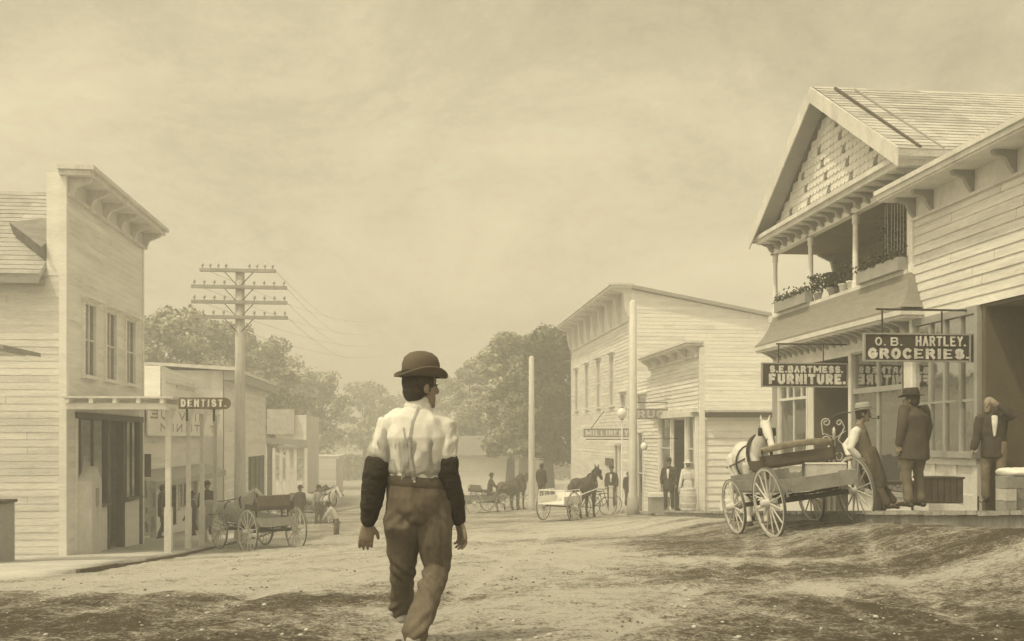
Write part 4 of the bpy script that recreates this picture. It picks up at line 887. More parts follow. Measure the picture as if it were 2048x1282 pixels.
A, B = cam(1208, 917, 43), cam(1229, 930, 43); Yp = YX(1219, XD-.05); q = MB(); q.box((XD-.09, Yp-.9, zX(1219,931,XD)), (XD-.045, Yp+.9, zX(1219,916,XD))); tag(q.build('notice_board', darkpaint), 'small dark notice board on the millinery wall beside its door', 'notice board')

# ================================================================== POLES, LAMPS, WIRES
def pole(px, py_top, d, r0, r1, mm, label, arms=(), zb=None, nm='telegraph_pole'):
    P = cam(px, 0, d); z0 = gz(P.x, P.y)-.3; z1 = zd(py_top, d); o = empty(nm, (P.x, P.y, z0), 0, label, 'pole'); q = MB()
    q.lathe([(r0*1.05, 0), (r0, .6), ((r0+r1)/2, (z1-z0)*.5), (r1, z1-z0-.08), (r1*.5, z1-z0)], n=14); q.build('shaft', mm, o, True)
    for (py_, pa, pb) in arms:
        z = zd(py_, d)-z0; xa, xb = (pa-px)/F*d, (pb-px)/F*d; a = MB(); a.box((xa, -.2, z-.045), (xb, -.1, z+.05)); A_ = a.build('cross_arm', armwood, o)
        n = 10
        for i in range(n):
            if abs(i-4.5) < 1: continue
            x = xa+.08+(xb-xa-.16)*i/(n-1); i_ = MB(); i_.lathe([(.012, .06), (.012, .1), (.035, .11), (.038, .16), (.02, .2), (.0, .21)], (x, -.15, z), n=8); i_.build('insulator', stone, A_, True)
        for s_ in (-1, 1): b_ = MB(); b_.bar((s_*.4, -.16, z-.05), (s_*.06, -.16, z-.42), .02, .02); b_.build('brace', iron, A_)
    return o, P, z0
arms = ((543,404,551),(576,388,573),(606,388,574),(636,385,575))
tp, TP, tz = pole(480, 538, 27.5, .17, .13, polewood, 'tall telegraph pole with four cross arms on the left side of the street', arms)
p2, P2_, z2_ = pole(1063, 712, 46, .16, .13, polewood, 'plain telegraph pole standing before the dark trees in the middle distance')
p3, P3_, z3_ = pole(1266, 600, 35, .165, .13, oldwhite, 'whitewashed pole with a dark tarred foot before the drug store', nm='whitewashed_pole')
q = MB(); q.lathe([(.235, 0), (.225, .95)], (0,0,.0), n=14); q.build('foot', trim, p3, True)
def wire(nm, a, b, sag, label, r=.006):
    a = Vector(a); b = Vector(b); pts = []
    for i in range(25):
        t = i/24; p = a.lerp(b, t); p.z -= sag*4*t*(1-t); pts.append(p)
    q = MB(); q.tube(pts, r, 5); o = q.build(nm, iron); tag(o, label, 'wire', 'telegraph wires over the street'); return o
b0 = cam(1063, 760, 46)
for i, (py_, pa, pb) in enumerate(arms[:0]): pass
for i, (dz, yy) in enumerate(((0, 786), (-.25, 792))):
    A = cam(1066, 776+i*12, 46); B = Vector((XD+.0, YX(1150, XD), zX(1150, 792+i*10, XD))); wire('telegraph_wire', A, B, .12, ('upper' if i == 0 else 'lower')+' wire running from the middle pole to the millinery wall', .012)
for i, (py_, pa, pb) in enumerate(arms):
    for j, f_ in enumerate((.98, .05)):
        x = pa+(pb-pa)*f_; A = cam(x, py_-4, 27.35); B = cam(700+60*j+i*6, py_+95-8*i, 105)
        wire('telegraph_wire', A, B, .8, f'thin wire from {"right" if j == 0 else "left"} end of the tall pole\'s {["top", "second", "third", "lowest"][i]} cross arm', .0045)
# globe lamps
def globe(px, py, d, r, label, foot=True):
    P = cam(px, py, d); o = empty('street_lamp', (P.x, P.y, gz(P.x, P.y)), 0, label, 'lamp'); h = P.z-gz(P.x, P.y)
    g = MB(); g.ell((0,0,h), (r, r, r*1.2), n=20, m=12); g.build('globe', mat('opal_glass', .8, .25, .05, 4), o, True)
    q = MB(); q.lathe([(r*.3, h+r*1.15), (r*.4, h+r*1.25), (0, h+r*1.4)], n=12); q.lathe([(r*.4, h-r*1.25), (r*.35, h-r*1.05)], n=12); q.build('cap', iron, o)
    q = MB(); q.lathe([(.07, -.05), (.07, .2), (.03, .25), (.025, h-r*1.2)], n=10); q.build('post', oldwhite, o, True); return o
globe(1244, 827, 38.5, .2, 'large white globe lamp on a thin post above the millinery sign')
P = cam(1288, 893, 34.6); gl_ = empty('wall_lamp', (P.x, P.y, P.z), 0, 'small white globe lamp on an iron arm before the drug store window', 'lamp')
q = MB(); q.ell((0,0,0), (.13,.13,.15), n=18, m=10); q.build('globe', MATS['opal_glass'], gl_, True); q = MB(); q.bar((0,0,.14), (0,0,.3), .02, .02); q.bar((0,0,.3), (XD-P.x+.02,0,.3), .02, .02); q.build('arm', iron, gl_)

# ================================================================== TREES
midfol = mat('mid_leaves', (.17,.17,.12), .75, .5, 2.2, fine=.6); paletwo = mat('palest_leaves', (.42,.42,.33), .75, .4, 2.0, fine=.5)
def tree(px, d, top_py, wpx, label, mm, nleaf=9000, base_py=None, leaf=.3, tr=.28, seed=1, group='trees beyond the buildings', low=.28, cat='tree'):
    rnd = random.Random(seed); P = cam(px, 0, d); z0 = gz(P.x, P.y)-.2; H = zd(top_py, d)-z0; rad = wpx/F*d/2
    root = empty('tree', (P.x, P.y, z0), 0, label, cat, group)
    t = MB(); pts = [(0,0,0)]; 
    for k in range(1, 5): pts.append((rnd.uniform(-.25,.25)*k*.4, rnd.uniform(-.25,.25)*k*.4, H*.55*k/4))
    t.loft([Vector(p) for p in pts], [tr*1.3, tr, tr*.8, tr*.65, tr*.4], n=9, cap=False)
    clumps = []
    nc = 70
    for i in range(nc):
        a = rnd.uniform(0, 6.283); q = rnd.random()**.6; zz = H*(low+.05)+(H*(1-low)*.86)*rnd.random()
        tt = (zz/H-low)/(1-low); wr = rad*math.sqrt(max(.05, 1-((tt-.42)/.62)**2))*rnd.uniform(.8,1.12)
        c = Vector((math.cos(a)*q*wr*.82, math.sin(a)*q*wr*.82, zz)); r = rad*rnd.uniform(.13, .34)
        clumps.append((c, r))
        if i < 12:
            s = Vector((0,0,H*rnd.uniform(.25,.5))); mid = s.lerp(c, .5)+Vector((0,0,.3)); t.loft([s, mid, c], [tr*.4, tr*.25, tr*.1], n=6, cap=False)
    t.build('trunk', barkm, root, True)
    f = MB(); per = nleaf//nc
    for c, r in clumps:
        f.cur = 1 if rnd.random() < .42 else 0
        for _ in range(per):
            v = Vector((rnd.gauss(0,1), rnd.gauss(0,1), rnd.gauss(0,1))); v.normalize(); rr = r*(rnd.random()**.38); rr *= 1.25 if rnd.random() < .12 else 1; p = c+Vector((v.x*rr, v.y*rr, v.z*rr*.8))
            s = leaf*rnd.uniform(.5, 1.15); u = Vector((rnd.gauss(0,1), rnd.gauss(0,1), rnd.gauss(0,.6))).normalized(); w_ = u.cross(v+Vector((0,0,.01))).normalized()
            f.add([p-u*s*.5, p+w_*s*.3, p+u*s*.5, p-w_*s*.3], [(0,1,2,3)])
    f.build('crown', [mm, paletwo if mm is palefol else midfol], root)
    return root
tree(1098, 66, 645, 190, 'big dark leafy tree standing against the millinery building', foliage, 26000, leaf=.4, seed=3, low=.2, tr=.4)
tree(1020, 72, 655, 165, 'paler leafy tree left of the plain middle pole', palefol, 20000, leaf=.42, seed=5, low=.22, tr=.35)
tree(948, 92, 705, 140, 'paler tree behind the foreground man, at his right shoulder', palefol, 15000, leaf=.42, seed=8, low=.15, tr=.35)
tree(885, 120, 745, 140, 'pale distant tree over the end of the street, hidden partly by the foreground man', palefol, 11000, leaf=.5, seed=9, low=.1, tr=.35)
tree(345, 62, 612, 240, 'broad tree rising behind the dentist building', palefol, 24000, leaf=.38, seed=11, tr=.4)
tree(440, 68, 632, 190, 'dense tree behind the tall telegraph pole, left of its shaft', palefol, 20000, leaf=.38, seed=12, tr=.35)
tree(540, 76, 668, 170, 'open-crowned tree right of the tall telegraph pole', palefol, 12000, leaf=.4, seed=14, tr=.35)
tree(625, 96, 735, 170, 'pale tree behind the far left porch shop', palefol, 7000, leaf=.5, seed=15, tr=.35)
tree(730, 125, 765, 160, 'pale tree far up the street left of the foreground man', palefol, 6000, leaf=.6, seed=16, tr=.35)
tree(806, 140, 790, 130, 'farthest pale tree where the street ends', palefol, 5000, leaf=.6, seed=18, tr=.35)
hd = MB(); rnd = random.Random(4)
for i in range(14000):
    px = rnd.uniform(500, 1150); d = rnd.uniform(118, 150); P = cam(px, 0, d); h = 3.0+1.6*noise.noise((px*.02, 1, 1)); z = gz(P.x, P.y)+h*rnd.random(); s = .5
    u = Vector((rnd.gauss(0,1), rnd.gauss(0,1), rnd.gauss(0,1))).normalized(); w_ = u.cross(Vector((.3,.2,.9))).normalized(); p = Vector((P.x, P.y, z)); hd.add([p-u*s*.6, p+w_*s*.4, p+u*s*.6, p-w_*s*.4], [(0,1,2,3)])
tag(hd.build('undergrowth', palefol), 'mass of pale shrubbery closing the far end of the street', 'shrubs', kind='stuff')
# distant wooded hill
hm = MB(); n = 60; vs = []
for i in range(n+1):
    a = R(-65+130*i/n); 
    for j, (dd_, hh) in enumerate(((330, -6), (420, 6), (560, 22), (760, 30))): vs.append((math.sin(a)*dd_, math.cos(a)*dd_, hh+(j > 0)*(5*noise.noise((i*.21, j, 0))+2*noise.noise((i*.8, j, 3)))))
hm.add(vs, [(i*4+j, (i+1)*4+j, (i+1)*4+j+1, i*4+j+1) for i in range(n) for j in range(3)])
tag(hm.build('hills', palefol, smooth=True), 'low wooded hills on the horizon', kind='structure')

# ================================================================== FIGURES
def solid(name, mb, mm, parent, vox=.012, it=3, folds=None, fn=None):
    """melt the overlapping forms of one garment or body into one continuous surface"""
    me = mb.mesh('tmp'); o = bpy.data.objects.new('tmp', me); C.objects.link(o)
    r = o.modifiers.new('r', 'REMESH'); r.mode = 'VOXEL'; r.voxel_size = vox
    s = o.modifiers.new('s', 'SMOOTH'); s.factor = .5; s.iterations = it
    dg = bpy.context.evaluated_depsgraph_get(); dg.update(); m2 = bpy.data.meshes.new_from_object(o.evaluated_get(dg))
    bpy.data.objects.remove(o); bpy.data.meshes.remove(me); m2.name = name
    if folds or fn:
        ns = [v.normal.copy() for v in m2.vertices]
        for v, n_ in zip(m2.vertices, ns):
            c = v.co; d = 0
            if folds:
                a, sc, st = folds; q = Vector((c.x*st[0], c.y*st[1], c.z*st[2]))*sc
                f1 = 1-2*abs(noise.noise(q)); f2 = noise.noise(q*2.3+Vector((5,1,2)))
                d = a*(f1*.8+f2*.5)
            if fn: d += fn(c)
            v.co = c+n_*d
    m2.polygons.foreach_set('use_smooth', [True]*len(m2.polygons)); m2.materials.clear(); m2.materials.append(mm)
    ob = bpy.data.objects.new(name, m2); C.objects.link(ob); ob.parent = parent; return ob

def rotv(v, a):   # rotate about z; a = 0 looks away from the camera (+y), 90 looks right (+x)
    v = Vector(v); a = -R(a); return Vector((v.x*math.cos(a)-v.y*math.sin(a), v.x*math.sin(a)+v.y*math.cos(a), v.z))
STD = dict(hipL=(-.1,0,.92), hipR=(.1,0,.92), kneeL=(-.115,.03,.5), kneeR=(.115,.03,.5), ankL=(-.12,-.02,.085), ankR=(.12,-.02,.085),
           toeL=(-.15,.17,.03), toeR=(.15,.17,.03), pel=(0,0,.95), wst=(0,.0,1.08), chest=(0,.0,1.28), neck=(0,-.01,1.47), head=(0,.02,1.615),
           shL=(-.18,0,1.395), shR=(.18,0,1.395), elL=(-.25,-.02,1.14), elR=(.25,-.02,1.14), wrL=(-.25,.04,.88), wrR=(.25,.04,.88))
def hand(mb, wr, el, nrm, s=1.0, curl=.5, spread=1.0, thumb=1):
    wr = Vector(wr); d = (wr-Vector(el)).normalized(); nrm = Vector(nrm); nrm = (nrm-d*nrm.dot(d)).normalized(); sd = d.cross(nrm)
    mb.loft([wr-d*.05*s, wr, wr+d*.03*s, wr+d*.075*s, wr+d*.095*s], [(.028*s,.022*s), (.026*s,.018*s), (.037*s,.017*s), (.042*s,.015*s), (.038*s,.012*s)], major=sd, n=12)
    for i, (off, ln, b) in enumerate(((-.032, .068, .9), (-.011, .077, 1), (.011, .072, 1.05), (.031, .056, 1.15))):
        p0 = wr+d*.085*s+sd*off*s; c = curl*b
        d1 = (d*math.cos(c*.5)+nrm*math.sin(c*.5)+sd*off*.8*spread).normalized(); d2 = (d*math.cos(c*1.3)+nrm*math.sin(c*1.3)).normalized(); d3 = (d*math.cos(c*1.9)+nrm*math.sin(c*1.9)).normalized()
        p1 = p0+d1*ln*.5*s; p2 = p1+d2*ln*.32*s; p3 = p2+d3*ln*.24*s; mb.loft([p0-d*.01*s, p1, p2, p3], [.0098*s, .009*s, .0082*s, .007*s], n=8)
    t0 = wr+d*.02*s+sd*(-.026)*s*thumb; t1 = t0+(d*.75-sd*.62*thumb+nrm*.3).normalized()*.042*s; t2 = t1+(d*.93-sd*.2*thumb+nrm*.4).normalized()*.036*s
    mb.loft([t0, t1, t2], [.0135*s, .0115*s, .0085*s], n=8)
def person(label, px, py, d, H=1.75, face=0, J=None, look=None, outfit=None, hat=None, vox=.012, z=None, cat='person', group=None, hands=(.5, .5), handn=None, detail=False, girth=1.0, extra=None, beard=False, folds=.006):
    """px, py: where the feet rest in the photograph; J overrides joints as (px, py, dy)"""
    P = cam(px, py, d); zz = P.z if z is None else z; outfit = outfit or {}
    ang = math.atan2(P.x, P.y); root = empty('person', (P.x, P.y, zz), -ang, label, cat, group)
    s = H/1.75; k = d/F; K = {a: rotv(Vector(b)*s, face) for a, b in STD.items()}
    for a, v in (J or {}).items(): K[a] = Vector(((v[0]-px)*k, v[2], (py-v[1])*k)) if len(v) == 3 else K[a]
    K = {a: Vector(b) for a, b in K.items()}
    sdv = (K['shR']-K['shL']).normalized(); fwd = Vector((-sdv.y, sdv.x, 0)).normalized(); hipv = (K['hipR']-K['hipL']).normalized()
    lk = rotv((0,1,0), look if look is not None else face); lkr = Vector((lk.y, -lk.x, 0)); hd = K['head']; g = girth
    # --- body, one continuous surface
    b = MB()
    b.ell(hd+Vector((0,0,.03*s)), (.073*s, .094*s, .105*s), X=lkr)
    b.loft([hd+lk*.035*s+Vector((0,0,-.01*s)), hd+lk*.055*s+Vector((0,0,-.085*s))], [(.058*s,.055*s), (.04*s,.036*s)], major=lkr)     # jaw
    b.ell(hd+lk*.1*s+Vector((0,0,-.015*s)), (.013*s, .022*s, .02*s), X=lkr); b.loft([hd+lk*.088*s+Vector((0,0,.035*s)), hd+lk*.105*s+Vector((0,0,-.012*s))], [.01*s, .013*s], n=8)   # nose
    b.ell(hd+lk*.08*s+Vector((0,0,-.055*s)), (.024*s, .014*s, .009*s), X=lkr); b.ell(hd+lk*.075*s+Vector((0,0,-.1*s)), (.02*s, .018*s, .016*s), X=lkr)  # mouth and chin
    b.ell(hd+lk*.078*s+Vector((0,0,.045*s)), (.045*s, .016*s, .01*s), X=lkr)
    for q in (-1, 1): b.ell(hd+lkr*q*.076*s-lk*.005*s+Vector((0,0,-.005*s)), (.009*s, .02*s, .032*s), X=lkr)
    nk = K['neck']; b.loft([nk-Vector((0,0,.06*s)), nk+Vector((0,0,.03*s)), hd-Vector((0,0,.05*s))-lk*.01*s], [.062*s, .054*s, .052*s])
    b.loft([K['pel'], K['wst'], K['chest'], nk-Vector((0,0,.05*s))], [(.135*s,.09*s), (.12*s,.085*s), (.14*s,.09*s), (.1*s,.065*s)], major=sdv)
    for q in 'LR':
        b.loft([K['sh'+q].lerp(nk, .3), K['sh'+q], K['el'+q], K['wr'+q]], [.05*s, .045*s, .033*s, .024*s], n=10)
        b.loft([K['hip'+q], K['knee'+q], K['ank'+q], K['toe'+q]], [.07*s, .045*s, .035*s, .03*s], n=10)
    hn = handn or {}
    for i, q in enumerate('LR'):
        nrm = hn.get(q, -sdv if q == 'R' else sdv); hand(b, K['wr'+q], K['el'+q], nrm, s*(1.12 if detail else 1.0), hands[i], thumb=(1 if q == 'R' else -1)*hn.get('t'+q, 1))
    solid('body', b, skin, root, min(vox, .009 if not detail else .0055), 2)
    e = MB()
    for q in (-1, 1): e.ell(hd+lk*.083*s+lkr*q*.03*s+Vector((0,0,.018*s)), (.012*s, .008*s, .006*s), X=lkr, n=8, m=6)
    e.build('eyes', hairm, root, True)
    if outfit.get('hair', hairm):
        h = MB(); h.ell(hd-lk*.018*s+Vector((0,0,.035*s)), (.083*s, .1*s, .105*s), X=lkr); h.ell(hd-lk*.045*s+Vector((0,0,-.02*s)), (.072*s, .066*s, .07*s), X=lkr)
        if outfit.get('longhair'): h.ell(hd-lk*.09*s+Vector((0,0,-.02*s)), (.06*s,.06*s,.07*s), X=lkr)
        solid('hair', h, outfit.get('hair', hairm), root, .008, 2, (.003, 60, (1,1,.4)))
    if beard:
        h = MB(); h.loft([hd+lk*.075*s+Vector((0,0,-.06*s)), hd+lk*.09*s+Vector((0,0,-.16*s))], [(.05*s,.035*s), (.035*s,.02*s)], major=lkr); solid('beard', h, beard, root, .01, 2, (.004, 50, (1,1,.4)))
    # --- clothes
    def torso(r, extra_=0, bot=None):
        return ([K['pel'] if bot is None else bot, K['wst'], K['chest'], K['chest'].lerp(nk, .55), nk-Vector((0,0,.025*s))],
                [(.16*s*g+r,.115*s*g+r), (.15*s*g+r,.11*s*g+r), (.17*s*g+r,.118*s*g+r), (.145*s*g+r,.095*s*g+r), (.075*s+r,.07*s+r)])
    def sleeves(mb, r, to=1.0, cuff=None):
        if 'sleeve' in outfit and r < .01: to = outfit['sleeve']
        for q in 'LR':
            sh, el, wr = K['sh'+q], K['el'+q], K['wr'+q]; pts = [sh.lerp(nk, .35), sh, sh.lerp(el, .55), el]; rr = [.054*s+r, .066*s+r, .06*s+r, .052*s+r]
            if to > .5: pts += [el.lerp(wr, .5), el.lerp(wr, .93)]; rr += [.046*s+r, (.036*s+r) if cuff is None else cuff]
            mb.loft(pts, rr, n=12)
    def legs(mb, r, hem=.9):
        r = outfit.get('legr', r)
        for q in 'LR':
            hp, kn, an = K['hip'+q], K['knee'+q], K['ank'+q]
            mb.loft([hp+Vector((0,0,.05*s)), hp-Vector((0,0,.08*s)), hp.lerp(kn, .55), kn, kn.lerp(an, .5), kn.lerp(an, hem)], [(.09*s*g+r), (.1*s*g+r), .085*s*g+r, .068*s+r, .064*s+r, .066*s+r], n=14)
        mb.loft([K['pel']+Vector((0,0,-.08*s)), K['pel'], K['wst']+Vector((0,0,-.02*s))], [(.155*s*g+r,.125*s*g+r), (.165*s*g+r,.13*s*g+r), (.15*s*g+r,.115*s*g+r)], major=hipv)
    fo = lambda sc=(1,1,1): (folds, 9/s, sc)
    if outfit.get('skirt'):
        mb = MB(); base_ = Vector((K['pel'].x, K['pel'].y, .03)); mb.loft([base_, base_.lerp(K['pel'], .5), K['pel'], K['wst']], [(.34*s,.32*s), (.24*s,.22*s), (.17*s,.14*s), (.12*s,.1*s)], major=sdv, cap=(.1,1)); solid('skirt', mb, outfit['skirt'], root, vox*1.2, 3, (.014, 9, (1.6,1.6,.2)))
    else:
        mb = MB(); legs(mb, .0, outfit.get('hem', .93)); solid('trousers', mb, outfit.get('trousers', trousm), root, vox, 3, fo((1,1,.45 if detail else .8)), outfit.get('tfn'))
        mb = MB()
        for q in 'LR':
            an, to = K['ank'+q], K['toe'+q]; dv = (to-an); heel = an-Vector((dv.x, dv.y, 0)).normalized()*.05*s+Vector((0,0,-.045*s)) if abs(dv.z) < .15 else an-dv.normalized()*.03
            mb.loft([an+(K['knee'+q]-an).normalized()*.07*s, an-Vector((0,0,.01*s))], [.048*s, .045*s], n=10); mb.loft([heel, an.lerp(to, .45)-Vector((0,0,.005)), to], [(.036*s,.035*s), (.044*s,.036*s), (.04*s,.022*s)], major=(dv.cross(Vector((0,0,1))) if dv.cross(Vector((0,0,1))).length > .01 else (1,0,0)), n=10)
        solid('shoes', mb, outfit.get('shoes', leather), root, min(vox, .01), 2)
    if outfit.get('shirt'):
        mb = MB(); p_, r_ = torso(.004 if detail else .012)
        if not outfit.get('coat') and not outfit.get('vest'): p_[0] = K['wst'].lerp(K['pel'], .25); r_[0] = (.14*s*g, .105*s*g)
        mb.loft(p_, r_, major=sdv, n=20); sleeves(mb, .006); solid('shirt', mb, outfit['shirt'], root, vox, 3, fo((1,1,.6)))
    if outfit.get('vest'):
        mb = MB(); p_, r_ = torso(.024, bot=K['pel'].lerp(K['wst'], .3)); mb.loft(p_, r_, major=sdv, n=20); solid('waistcoat', mb, outfit['vest'], root, vox, 3, fo((1,1,.6)))
    if outfit.get('coat'):
        ln = outfit.get('coatlen', .24); mb = MB(); bot = K['pel']-Vector((0,0,ln*s)); p_, r_ = torso(.028, bot=bot); r_[0] = (.19*s*g, .15*s*g); p_.insert(1, K['pel']); r_.insert(1, (.175*s*g+.01, .13*s*g+.01)); mb.loft(p_, r_, major=sdv, n=20, cap=(.15, 1)); sleeves(mb, .014); solid('coat', mb, outfit['coat'], root, vox, 3, (folds*1.4, 8/s, (1,1,.45))) if False else solid('coat', mb, outfit['coat'], root, vox, 9, (folds*1.5, 8/s, (1,1,.45)))
        if outfit.get('front'):
            mb = MB(); c0 = K['chest']+fwd*(.135*s*g+.02); mb.loft([K['wst']+fwd*(.13*s*g+.015), c0, K['chest'].lerp(nk, .6)+fwd*(.1*s*g+.03)], [(.02*s,.02), (.045*s,.022), (.05*s,.02)], major=sdv); solid('shirt_front', mb, outfit['front'], root, .009, 2)
    if outfit.get('collar'):
        mb = MB(); mb.loft([nk-Vector((0,0,.015*s)), nk+Vector((0,0,.035*s))], [.073*s, .064*s]); solid('collar', mb, outfit['collar'], root, .008, 2)
    if hat:
        kind, hm = hat[:2]; tilt = hat[2] if len(hat) > 2 else (0,0); up = (Vector((0,0,1))+lkr*tilt[0]+lk*tilt[1]).normalized(); c = hd+Vector((0,0,.075*s))+up*.0; h = MB()
        fx = (lk-up*lk.dot(up)).normalized(); rx = fx.cross(up); n = 28
        pr = {'bowler': ((.101,.0),(.104,.03),(.102,.07),(.09,.105),(.062,.13),(.03,.14),(.0,.143)), 'fedora': ((.1,.0),(.099,.04),(.09,.085),(.082,.105),(.06,.1),(.03,.09),(0,.088)), 'boater': ((.098,0),(.098,.075),(.09,.082),(0,.084)), 'straw': ((.1,0),(.095,.06),(.06,.095),(0,.1))}[kind]
        bw_ = {'bowler': .045, 'fedora': .06, 'boater': .06, 'straw': .11}[kind]; vs = []; rings = [(r, z_) for r, z_ in pr[::-1]]
        prof = rings+[(pr[0][0]+bw_*t_, -.004+{'bowler': .02, 'fedora': .006, 'boater': 0, 'straw': -.01}[kind]*t_**2) for t_ in (.25, .6, .9, 1)]+[(pr[0][0]+bw_*t_, -.013+{'bowler': .02, 'fedora': .006, 'boater': 0, 'straw': -.01}[kind]*t_**2) for t_ in (1, .6, .2, 0)]
        for r_, z_ in prof:
            for i in range(n):
                q = 2*math.pi*i/n; side = abs(math.cos(q)); curl_ = 0
                if r_ > pr[0][0]+.005: t_ = (r_-pr[0][0])/bw_; curl_ = (({'bowler': .028, 'fedora': .012}.get(kind, 0))*side**2-({'bowler': .022, 'fedora': .014}.get(kind, 0))*(1-side**2))*t_**2
                vs.append(c+(rx*math.cos(q)*r_*.92+fx*math.sin(q)*r_*1.12+up*(z_+curl_))*s)
        h.add(vs, [(i*n+j, i*n+(j+1) % n, (i+1)*n+(j+1) % n, (i+1)*n+j) for i in range(len(prof)-1) for j in range(n)])
        ho = h.build('hat', hm, root, True)
        if kind != 'straw' or outfit.get('band'):
            q_ = MB(); vs = []
            for z_ in (.0, .028):
                for i in range(n): q = 2*math.pi*i/n; vs.append(c+(rx*math.cos(q)*.103*.935+fx*math.sin(q)*.103*1.13+up*z_)*s+(rx*math.cos(q)+fx*math.sin(q))*.002)
            q_.add(vs, [(j, (j+1) % n, n+(j+1) % n, n+j) for j in range(n)]); q_.build('hat_band', darkfelt if hm is not darkfelt else leather, ho, True)
    if extra: extra(root, K, s, lk, lkr, fwd, sdv, vox)
    return root

# ---- the foreground man, walking away
FD = 5.85
def trouserfn(c):
    z, x = c.z, c.x; g = lambda m, s_: math.exp(-((z-m)/s_)**2); q = .6+.8*noise.noise((x*9, z*5, 3))
    return q*(.010*g(.44, .08)*math.sin((z+x*.9)*75)+.010*g(.17, .12)*math.sin((z-x*.7)*82)+.006*g(.80, .07)*math.sin((z+abs(x)*1.1)*70)+.004*math.sin(x*70+3*noise.noise((x*4, z*2, 1)))*g(.65, .2))
def shirtfn(c):
    z, x = c.z, c.x; q = .5+.9*noise.noise((x*6, z*4, 8))
    return q*(.007*math.sin(x*62+z*14+4*noise.noise((x*3, z*3, 2)))*math.exp(-((z-1.18)/.14)**2)+.006*math.sin((z-abs(x)*.8)*70)*math.exp(-((abs(x)-.24)/.06)**2))
kf = FD/F
fgtrous = mat('brown_wool_trousers', (.135,.114,.09), .9, .3, 5, .006, 25, stretch=(1.6,1.6,.5), fine=.12)
def fore_extra(root, K, s, lk, lkr, fwd, sdv, vox):
    for q in 'LR':
        el, wr, sh = K['el'+q], K['wr'+q], K['sh'+q]; mb = MB(); a = sh.lerp(el, .78)
        mb.loft([a, el, el.lerp(wr, .35), el.lerp(wr, .66), el.lerp(wr, .76), el.lerp(wr, .95)], [.082, .078, .072, .066, .056, .049], n=18)
        solid('sleeve_guard', mb, sleevem, root, .006, 2, (.005, 10, (.8,.8,1.8)))
    # blouse of the shirt over the belt and loose elbows
    mb = MB(); mb.loft([K['wst']+Vector((0,.0,.0)), K['wst']+Vector((0,0,.05)), K['chest']+Vector((0,0,-.02))], [(.155,.12), (.186,.145), (.186,.138)], major=sdv, n=24)
    for q in 'LR':
        e_ = K['sh'+q].lerp(K['el'+q], .68); mb.loft([K['sh'+q].lerp(K['neck'], .45)-Vector((0,0,.03)), K['sh'+q], K['sh'+q].lerp(K['el'+q], .45), e_], [.06, .07, .082, .076], n=18)
        blo = solid('shirt_blouse', mb, shirtm, root, .007, 3, (.013, 7, (1.5,1.5,.45)), shirtfn)
    from mathutils.bvhtree import BVHTree
    bv = BVHTree.FromPolygons([v.co.copy() for v in blo.data.vertices], [list(p.vertices) for p in blo.data.polygons])
    sh_ = [c_ for c_ in root.children if c_.name.startswith('shirt') and c_ is not blo][0]; bv2 = BVHTree.FromPolygons([v.co.copy() for v in sh_.data.vertices], [list(p.vertices) for p in sh_.data.polygons])
    tr_ = [c_ for c_ in root.children if c_.name.startswith('trousers')][0]; bv3 = BVHTree.FromPolygons([v.co.copy() for v in tr_.data.vertices], [list(p.vertices) for p in tr_.data.polygons])
    mb2 = None
    def back(x, z):
        ys_ = [h[0].y for h in (b_.ray_cast(Vector((x, -1.5, z)), Vector((0, 1, 0))) for b_ in (bv, bv2, bv3)) if h[0]]
        return Vector((x, (min(ys_) if ys_ else -.12)-.004, z))
    X = lambda px_: (px_-832)*kf
    Z = lambda py_: (1292-py_)*kf
    m_ = MB()
    for (xa, ya, xb, yb, w_) in ((806, 951, 815, 906, .022), (828, 951, 819, 906, .022), (818, 908, 820, 868, .02), (820, 870, 826, 835, .016), (816, 906, 808, 850, .01), (826, 837, 838, 806, .014)):
        for i_ in range(8):
            t0, t1 = i_/8, (i_+1.06)/8; A = back(X(xa+(xb-xa)*t0), Z(ya+(yb-ya)*t0)); B = back(X(xa+(xb-xa)*t1), Z(ya+(yb-ya)*t1)); m_.bar(A, B, w_, .004, (0,-1,.1))
    m_.build('braces', mat('braces_webbing', .4, .8, .2, 20), root)
    m_ = MB(); n = 48; vs = []
    for z_, gr in ((Z(967), .0), (Z(963), .006), (Z(949), .006), (Z(946), .0)):
        for i_ in range(n):
            q = 2*math.pi*i_/n; dv_ = Vector((math.cos(q), math.sin(q), 0)); o_ = Vector((K['wst'].x, K['wst'].y, z_+.012*math.cos(q)*-1)); r_ = 0
            for b_ in (bv, bv2, bv3):
                h_ = b_.ray_cast(o_+dv_*.6, -dv_)
                if h_[0]: r_ = max(r_, min(.2, (h_[0]-o_).length))
            vs.append(o_+dv_*(max(r_, .1)+gr))
    m_.add(vs, [(a_*n+j_, a_*n+(j_+1) % n, (a_+1)*n+(j_+1) % n, (a_+1)*n+j_) for a_ in range(3) for j_ in range(n)]); m_.build('waistband', trousm, root, True)
    m_ = MB(); A = back(X(806), Z(955)); m_.ell(A, (.008,.004,.008)); A = back(X(829), Z(955)); m_.ell(A, (.008,.004,.008)); m_.build('buckle', stone, root)
    m_ = MB(); hd = K['head']; m_.bar(hd+lkr*.079+Vector((0,0,.025)), hd+lkr*.062+lk*.085+Vector((0,0,.02)), .004, .004); m_.build('spectacles', iron, root)
    mb = MB(); n_ = K['neck']; mb.loft([n_+Vector((-.005,0,-.015)), n_+Vector((.004,.0,.03))], [(.085,.082), (.07,.068)], major=sdv); solid('collar_band', mb, shirtm, root, .006, 1)
    # spectacles arm and ear detail
    m_ = MB(); hd = K['head']; m_.bar(hd+lkr*.079+Vector((0,0,.025)), hd+lkr*.062+lk*.085+Vector((0,0,.02)), .004, .004); m_.build('spectacles', iron, root)
